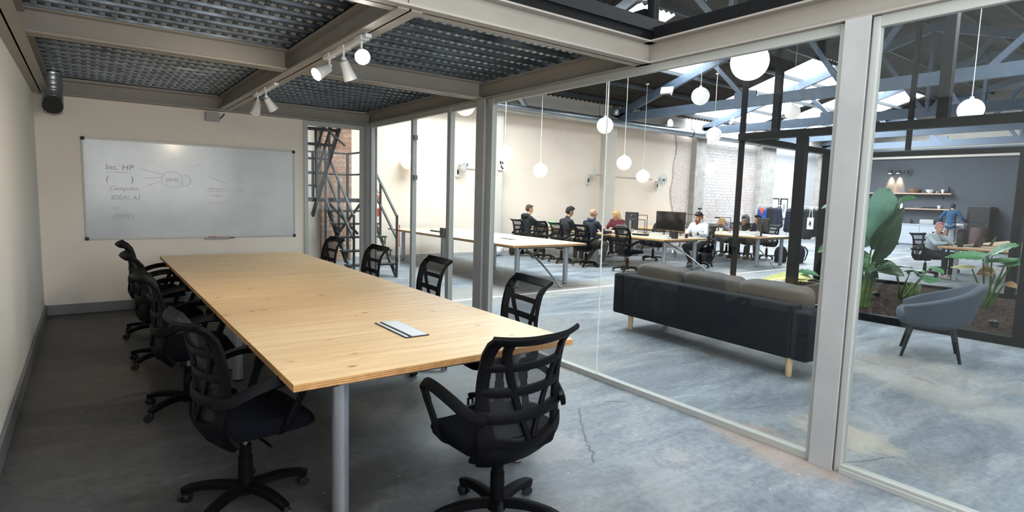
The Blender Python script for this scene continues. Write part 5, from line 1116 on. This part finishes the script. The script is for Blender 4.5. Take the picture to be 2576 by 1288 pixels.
for i, (x, lb) in enumerate(((23.45, 'left of two narrow black-framed pictures behind the coat rack'), (24.15, 'right of two narrow picture frames, with a faint drawing'))):
    t = thing('picture_frame', lb, 'picture', (x, YH-.03, .95), group='narrow framed pictures'); MB().b2((-.27, -.02, 0), (-.24, .02, .85)).b2((.24, -.02, 0), (.27, .02, .85)).b2((-.27, -.02, .82), (.27, .02, .85)).b2((-.27, -.02, 0), (.27, .02, .03)).build('frame', 'black', t); MB().b2((-.24, -.0, .03), (.24, .01, .82)).build('print', 'paper', t)
    if i: MB().ell((0, -.002, .45), (.1, .002, .2), n=10).build('drawing', 'grey_plastic', t)
# kitchen
KX = XK
def shelf(label, z, y0, y1):
    t = thing('wall_shelf', label, 'shelf', (KX, (y0+y1)/2, z), group='wooden kitchen shelves'); a = (y1-y0)/2; MB().b2((-.3, -a, 0), (-.001, a, .05)).build('board', 'shelf_wood', t, bevel=.004)
    for y in (-a+.35, a-.6): MB().b2((-.26, y-.015, -.04), (-.001, y+.015, 0)).b2((-.03, y-.015, -.22), (-.001, y+.015, 0)).build('bracket', 'black', t)
shelf('upper wooden kitchen shelf with warm light on it', 2.13, -.35, 3.4); shelf('lower wooden kitchen shelf above the faucet', 1.50, -.35, 3.4)
def bowl(lb, y, z, r_, h_, mat, nm='bowl'): return tag(MB().lathe([(r_*.4, 0), (r_*.8, h_*.5), (r_, h_), (r_*.93, h_), (r_*.7, h_*.5), (.001, h_*.15)], (KX-.15, y, z), 14).build(nm, mat, smooth=True), lb, nm.replace('_', ' '))
def vessel(lb, y, z, r_, h_, mat, nm='bottle'): return tag(MB().lathe([(r_, 0), (r_, h_*.6), (r_*.4, h_*.78), (r_*.35, h_), (.001, h_)], (KX-.15, y, z), 12).build(nm, mat, smooth=True), lb, nm)
bowl('brown wicker basket on the upper kitchen shelf', 1.0, 2.181, .22, .16, 'wicker', 'basket'); bowl('white bowl on the upper kitchen shelf', .42, 2.181, .17, .14, 'white_plastic'); bowl('small grey bowl right of the white bowl on upper shelf', .16, 2.181, .09, .08, 'grey_plastic'); bowl('white cup between grey bowl and dark bottle on upper shelf', -.02, 2.181, .07, .15, 'white_plastic', 'cup'); vessel('dark bottle near the right end of the upper shelf', -.2, 2.181, .05, .30, 'black')
vessel('pale bottle at the left end of the upper shelf', 2.9, 2.181, .07, .24, 'frosted')
for i, y in enumerate((1.75, 1.58, 1.4)): vessel(('leftmost', 'middle', 'rightmost')[i]+' of the three pale glasses on the lower kitchen shelf', y, 1.551, .05, .2, 'frosted', 'glass')
bowl('flat stack of grey plates on the lower kitchen shelf', .75, 1.551, .2, .06, 'grey_plastic', 'plates'); bowl('flat dark dish on the lower kitchen shelf', .35, 1.551, .18, .05, 'dark_plastic', 'dish'); bowl('white mug at the right end of the lower kitchen shelf', .05, 1.551, .07, .13, 'white_plastic', 'mug')
tl = thing('track_light', 'black wall track with three small spotlights above the kitchen', 'track light', (KX-.24, 1.6, 3.16)); MB().b2((-.02, -.45, 0), (.02, .45, .03)).b2((0, -.35, .005), (.239, -.33, .025)).b2((0, .33, .005), (.239, .35, .025)).build('track', 'black', tl)
for k, y in enumerate((.33, .02, -.3)):
    hd = MB().lathe([(.001, 0), (.06, -.01), (.09, -.14), (.08, -.14), (.05, -.03), (.001, -.03)], (0, y, -.02), 14).build('lamp_head', 'black', tl, smooth=True)
    if k < 2:
        MB().lathe([(.06, -.135), (.06, -.142), (.001, -.142)], (0, y, -.02), 12).build('bulb', 'kbulb', tl)
        l = bpy.data.lights.new('kitchen_spot', 'SPOT'); l.energy = 150; l.color = (1, .66, .34); l.spot_size = R(44); l.spot_blend = .5; l.shadow_soft_size = .05; o = bpy.data.objects.new('kitchen_spot', l); col.objects.link(o); o.parent = tl; o.location = (.12, y, -.19); o.rotation_euler = (0, R(-14), 0)
def cabinet(lb, y0, y1, doors):
    t = thing('kitchen_cabinet', lb, 'cabinet', (KX-.02, (y0+y1)/2, 0), group='white kitchen base cabinets'); a = (y1-y0)/2; MB().b2((-.6, -a, .08), (0, a, .86)).b2((-.55, -a, 0), (0, a, .08)).build('carcass', 'cabinet_white', t); n = doors; wv = 2*a/n
    for k in range(n): MB().b2((-.625, -a+wv*k+.006, .09), (-.6, -a+wv*(k+1)-.006, .855)).build('door', 'cabinet_white', t, bevel=.003)
cabinet('white double-door base cabinet right of the open trolley', -.22, 1.22, 2); cabinet('white base cabinet between the standing person and the black fridge', -.98, -.24, 1)
ST(MB().b2((KX-.66, -1.0, .861), (KX-.01, 2.0, .90)), 'trim_70', 'cabinet_white', 'white kitchen worktop')
ot = thing('kitchen_trolley', 'open white trolley under the worktop holding steel flasks', 'trolley', (KX-.35, 1.62, 0))
MB().b2((-.28, -.37, .78), (.28, .37, .858)).build('drawer', 'cabinet_white', ot, bevel=.003); MB().b2((-.28, -.37, .72), (.28, .37, .75)).b2((-.28, -.37, .1), (.28, .37, .14)).build('shelf', 'mid_wood', ot)
m = MB()
for x in (-.27, .27):
    for y in (-.36, .36): m.b2((x-.02, y-.02, .06), (x+.02, y+.02, .80))
for x in (-.27, .27): m.b2((x-.02, -.36, .07), (x+.02, .36, .11))
m.build('frame', 'white_metal', ot)
for y in (-.3, .3): MB().cyl((-.2, y, 0.03), (-.2, y+.03, .03), .03).build('caster', 'black', ot)
for i, y in enumerate((1.82, 1.60, 1.40)): 
    t = thing('thermos_flask', ('left', 'middle', 'right')[i]+' steel thermos flask in the kitchen trolley', 'flask', (KX-.4, y, .145), group='steel flasks'); MB().cyl((0, 0, 0), (0, 0, .38), .075, None, 16).build('flask_body', 'steel', t, smooth=True); MB().lathe([(.075, .38), (.06, .45), (.03, .48), (.001, .48)], n=12).box((0, -.05, .44), (.03, .08, .03)).build('flask_lid', 'black', t, smooth=True)
box_item('wicker_bag', 'brown wicker bag at the right side of the kitchen trolley', 'bag', (KX-.35, 1.26-.0, .145), (.2, .04, .3), 'wicker', .0)
fa = thing('faucet', 'black faucet above the kitchen worktop', 'faucet', (KX-.2, 1.35, .90)); MB().tube(crom([(0, .0, 0), (0, 0, .24), (0, .05, .3), (0, .3, .32), (0, .36, .24)], 5), .016, 8).cyl((0, 0, .1), (0, -.1, .16), .012).build('spout', 'black', fa, smooth=True)
box_item('sink_caddy', 'dark box beside the kitchen faucet', 'box', (KX-.3, 1.7, .901), (.2, .4, .12), 'dark_plastic'); box_item('dish_drainer', 'steel dish drainer with dark pans on the worktop', 'dish drainer', (KX-.3, .35, .901), (.3, .5, .2), 'grey_plastic', 0, .04); vessel('small dark soap bottle on the kitchen worktop', 1.0, .9, .05, .22, 'black'); box_item('knife_block', 'dark knife block on the kitchen worktop near the standing person', 'knife block', (KX-.25, -.02, .901), (.15, .22, .26), 'black')
box_item('paper_towel', 'white crumpled packaging on the worktop beside the fridge', 'packaging', (KX-.3, -.75, .901), (.2, .3, .09), 'paper', 0, .03)
fg = thing('fridge', 'tall matte black fridge at the right of the kitchen', 'fridge', (KX-.36, -1.4, 0)); MB().b2((-.33, -.36, .03), (.34, .36, 1.68)).build('fridge_body', 'black', fg, bevel=.01); MB().b2((-.36, -.355, .04), (-.335, .355, 1.05)).build('door', 'black', fg, bevel=.006); MB().b2((-.36, -.355, 1.065), (-.335, .355, 1.67)).build('door', 'black', fg, bevel=.006)
for z0, z1 in ((.6, 1.0), (1.1, 1.4)): MB().b2((-.39, .30, z0), (-.365, .32, z1)).build('handle', 'dark_plastic', fg)
tag(MB().lathe([(.28, 0), (.3, .05), (.3, .85), (.28, .9), (.001, .9)], (26.9, -1.75, 0), 18).build('waste_bin', 'dark_red', smooth=True), 'dark reddish bin in front of the fridge', 'bin')
# blue panel, lamp, side table with red plant
tag(MB().b2((KX-.03, 3.1, 1.35), (KX-.001, 4.1, 1.95)).build('wall_panel', 'blue'), 'dark blue panel on the kitchen wall left of the near column', 'panel')
wl = thing('wall_lamp', 'small black wall lamp with orange glow left of near column', 'wall lamp', (KX-.1, 3.2, 3.15)); MB().cyl((0, 0, 0), (0, 0, .12), .07, .03, 12).build('lamp_shade', 'black', wl); MB().cyl((0, 0, -.01), (0, 0, .0), .05, None, 12).build('bulb', 'kbulb', wl)
l = bpy.data.lights.new('wall_spot', 'SPOT'); l.energy = 60; l.color = (1, .62, .3); l.spot_size = R(60); l.spot_blend = .6; o = bpy.data.objects.new('wall_spot', l); col.objects.link(o); o.parent = wl; o.location = (0, 0, -.04)
sto = thing('wooden_table', 'rustic wooden table under the red plant', 'table', (26.2, 3.15, 0)); MB().b2((-.35, -.5, .70), (.35, .5, .76)).build('tabletop', 'mid_wood', sto, bevel=.01)
for x in (-.28, .28):
    for y in (-.4, .4): MB().b2((x-.035, y-.035, 0), (x+.035, y+.035, .70)).build('leg', 'mid_wood', sto)
ws = thing('wooden_stool', 'brown wooden stool leg showing under the coats', 'stool', (22.9, 1.75, 0)); MB().cyl((0, 0, .42), (0, 0, .46), .2, None, 16).build('seat', 'mid_wood', ws)
for k in range(4): a = PI/4+k*PI/2; MB().bar((.2*math.cos(a), .2*math.sin(a), 0), (.13*math.cos(a), .13*math.sin(a), .42), .05, .05).build('leg', 'mid_wood', ws)
rp = thing('red_potted_plant', 'small red-leaved plant in a red pot on wooden table', 'potted plant', (26.1, 3.2, .761)); MB().lathe([(.07, 0), (.09, .17), (.08, .17), (.001, .15)], n=14).build('pot', 'red', rp, smooth=True); m = MB()
for k in range(24): a = rnd.uniform(0, 2*PI); z = rnd.uniform(.25, .55); leafmesh(m, (.03*math.cos(a), .03*math.sin(a), z-.05), (.17*math.cos(a), .17*math.sin(a), z+rnd.uniform(-.03, .1)), (0, 0, 1), .13, .2)
m.build('foliage', 'leaf_red', rp, smooth=True)
# floodlights on the truss and wall
ff = thing('floodlight', 'small square white floodlight clamped to the near truss', 'floodlight', (13.3, 1.9, 4.55), R(20)); MB().box((0, 0, 0), (.05, .34, .2), (0, R(25), 0)).build('lamp_body', 'white_plastic', ff, bevel=.01); MB().bar((0, 0, 0), (.4, 0, -.05), .03, .03).build('bracket', 'white_plastic', ff)
wf = thing('wall_floodlight', 'round lit lamp on the masonry band above the duct', 'wall lamp', (16.2, YH-.25, 4.12)); MB().lathe([(.06, .2), (.15, .05), (.16, 0), (.15, 0), (.1, .06)], n=18, axis='y').build('lamp_shade', 'white_plastic', wf, smooth=True); MB().ell((0, .02, 0), (.11, .04, .11)).build('bulb', 'globe_lit', wf, smooth=True)
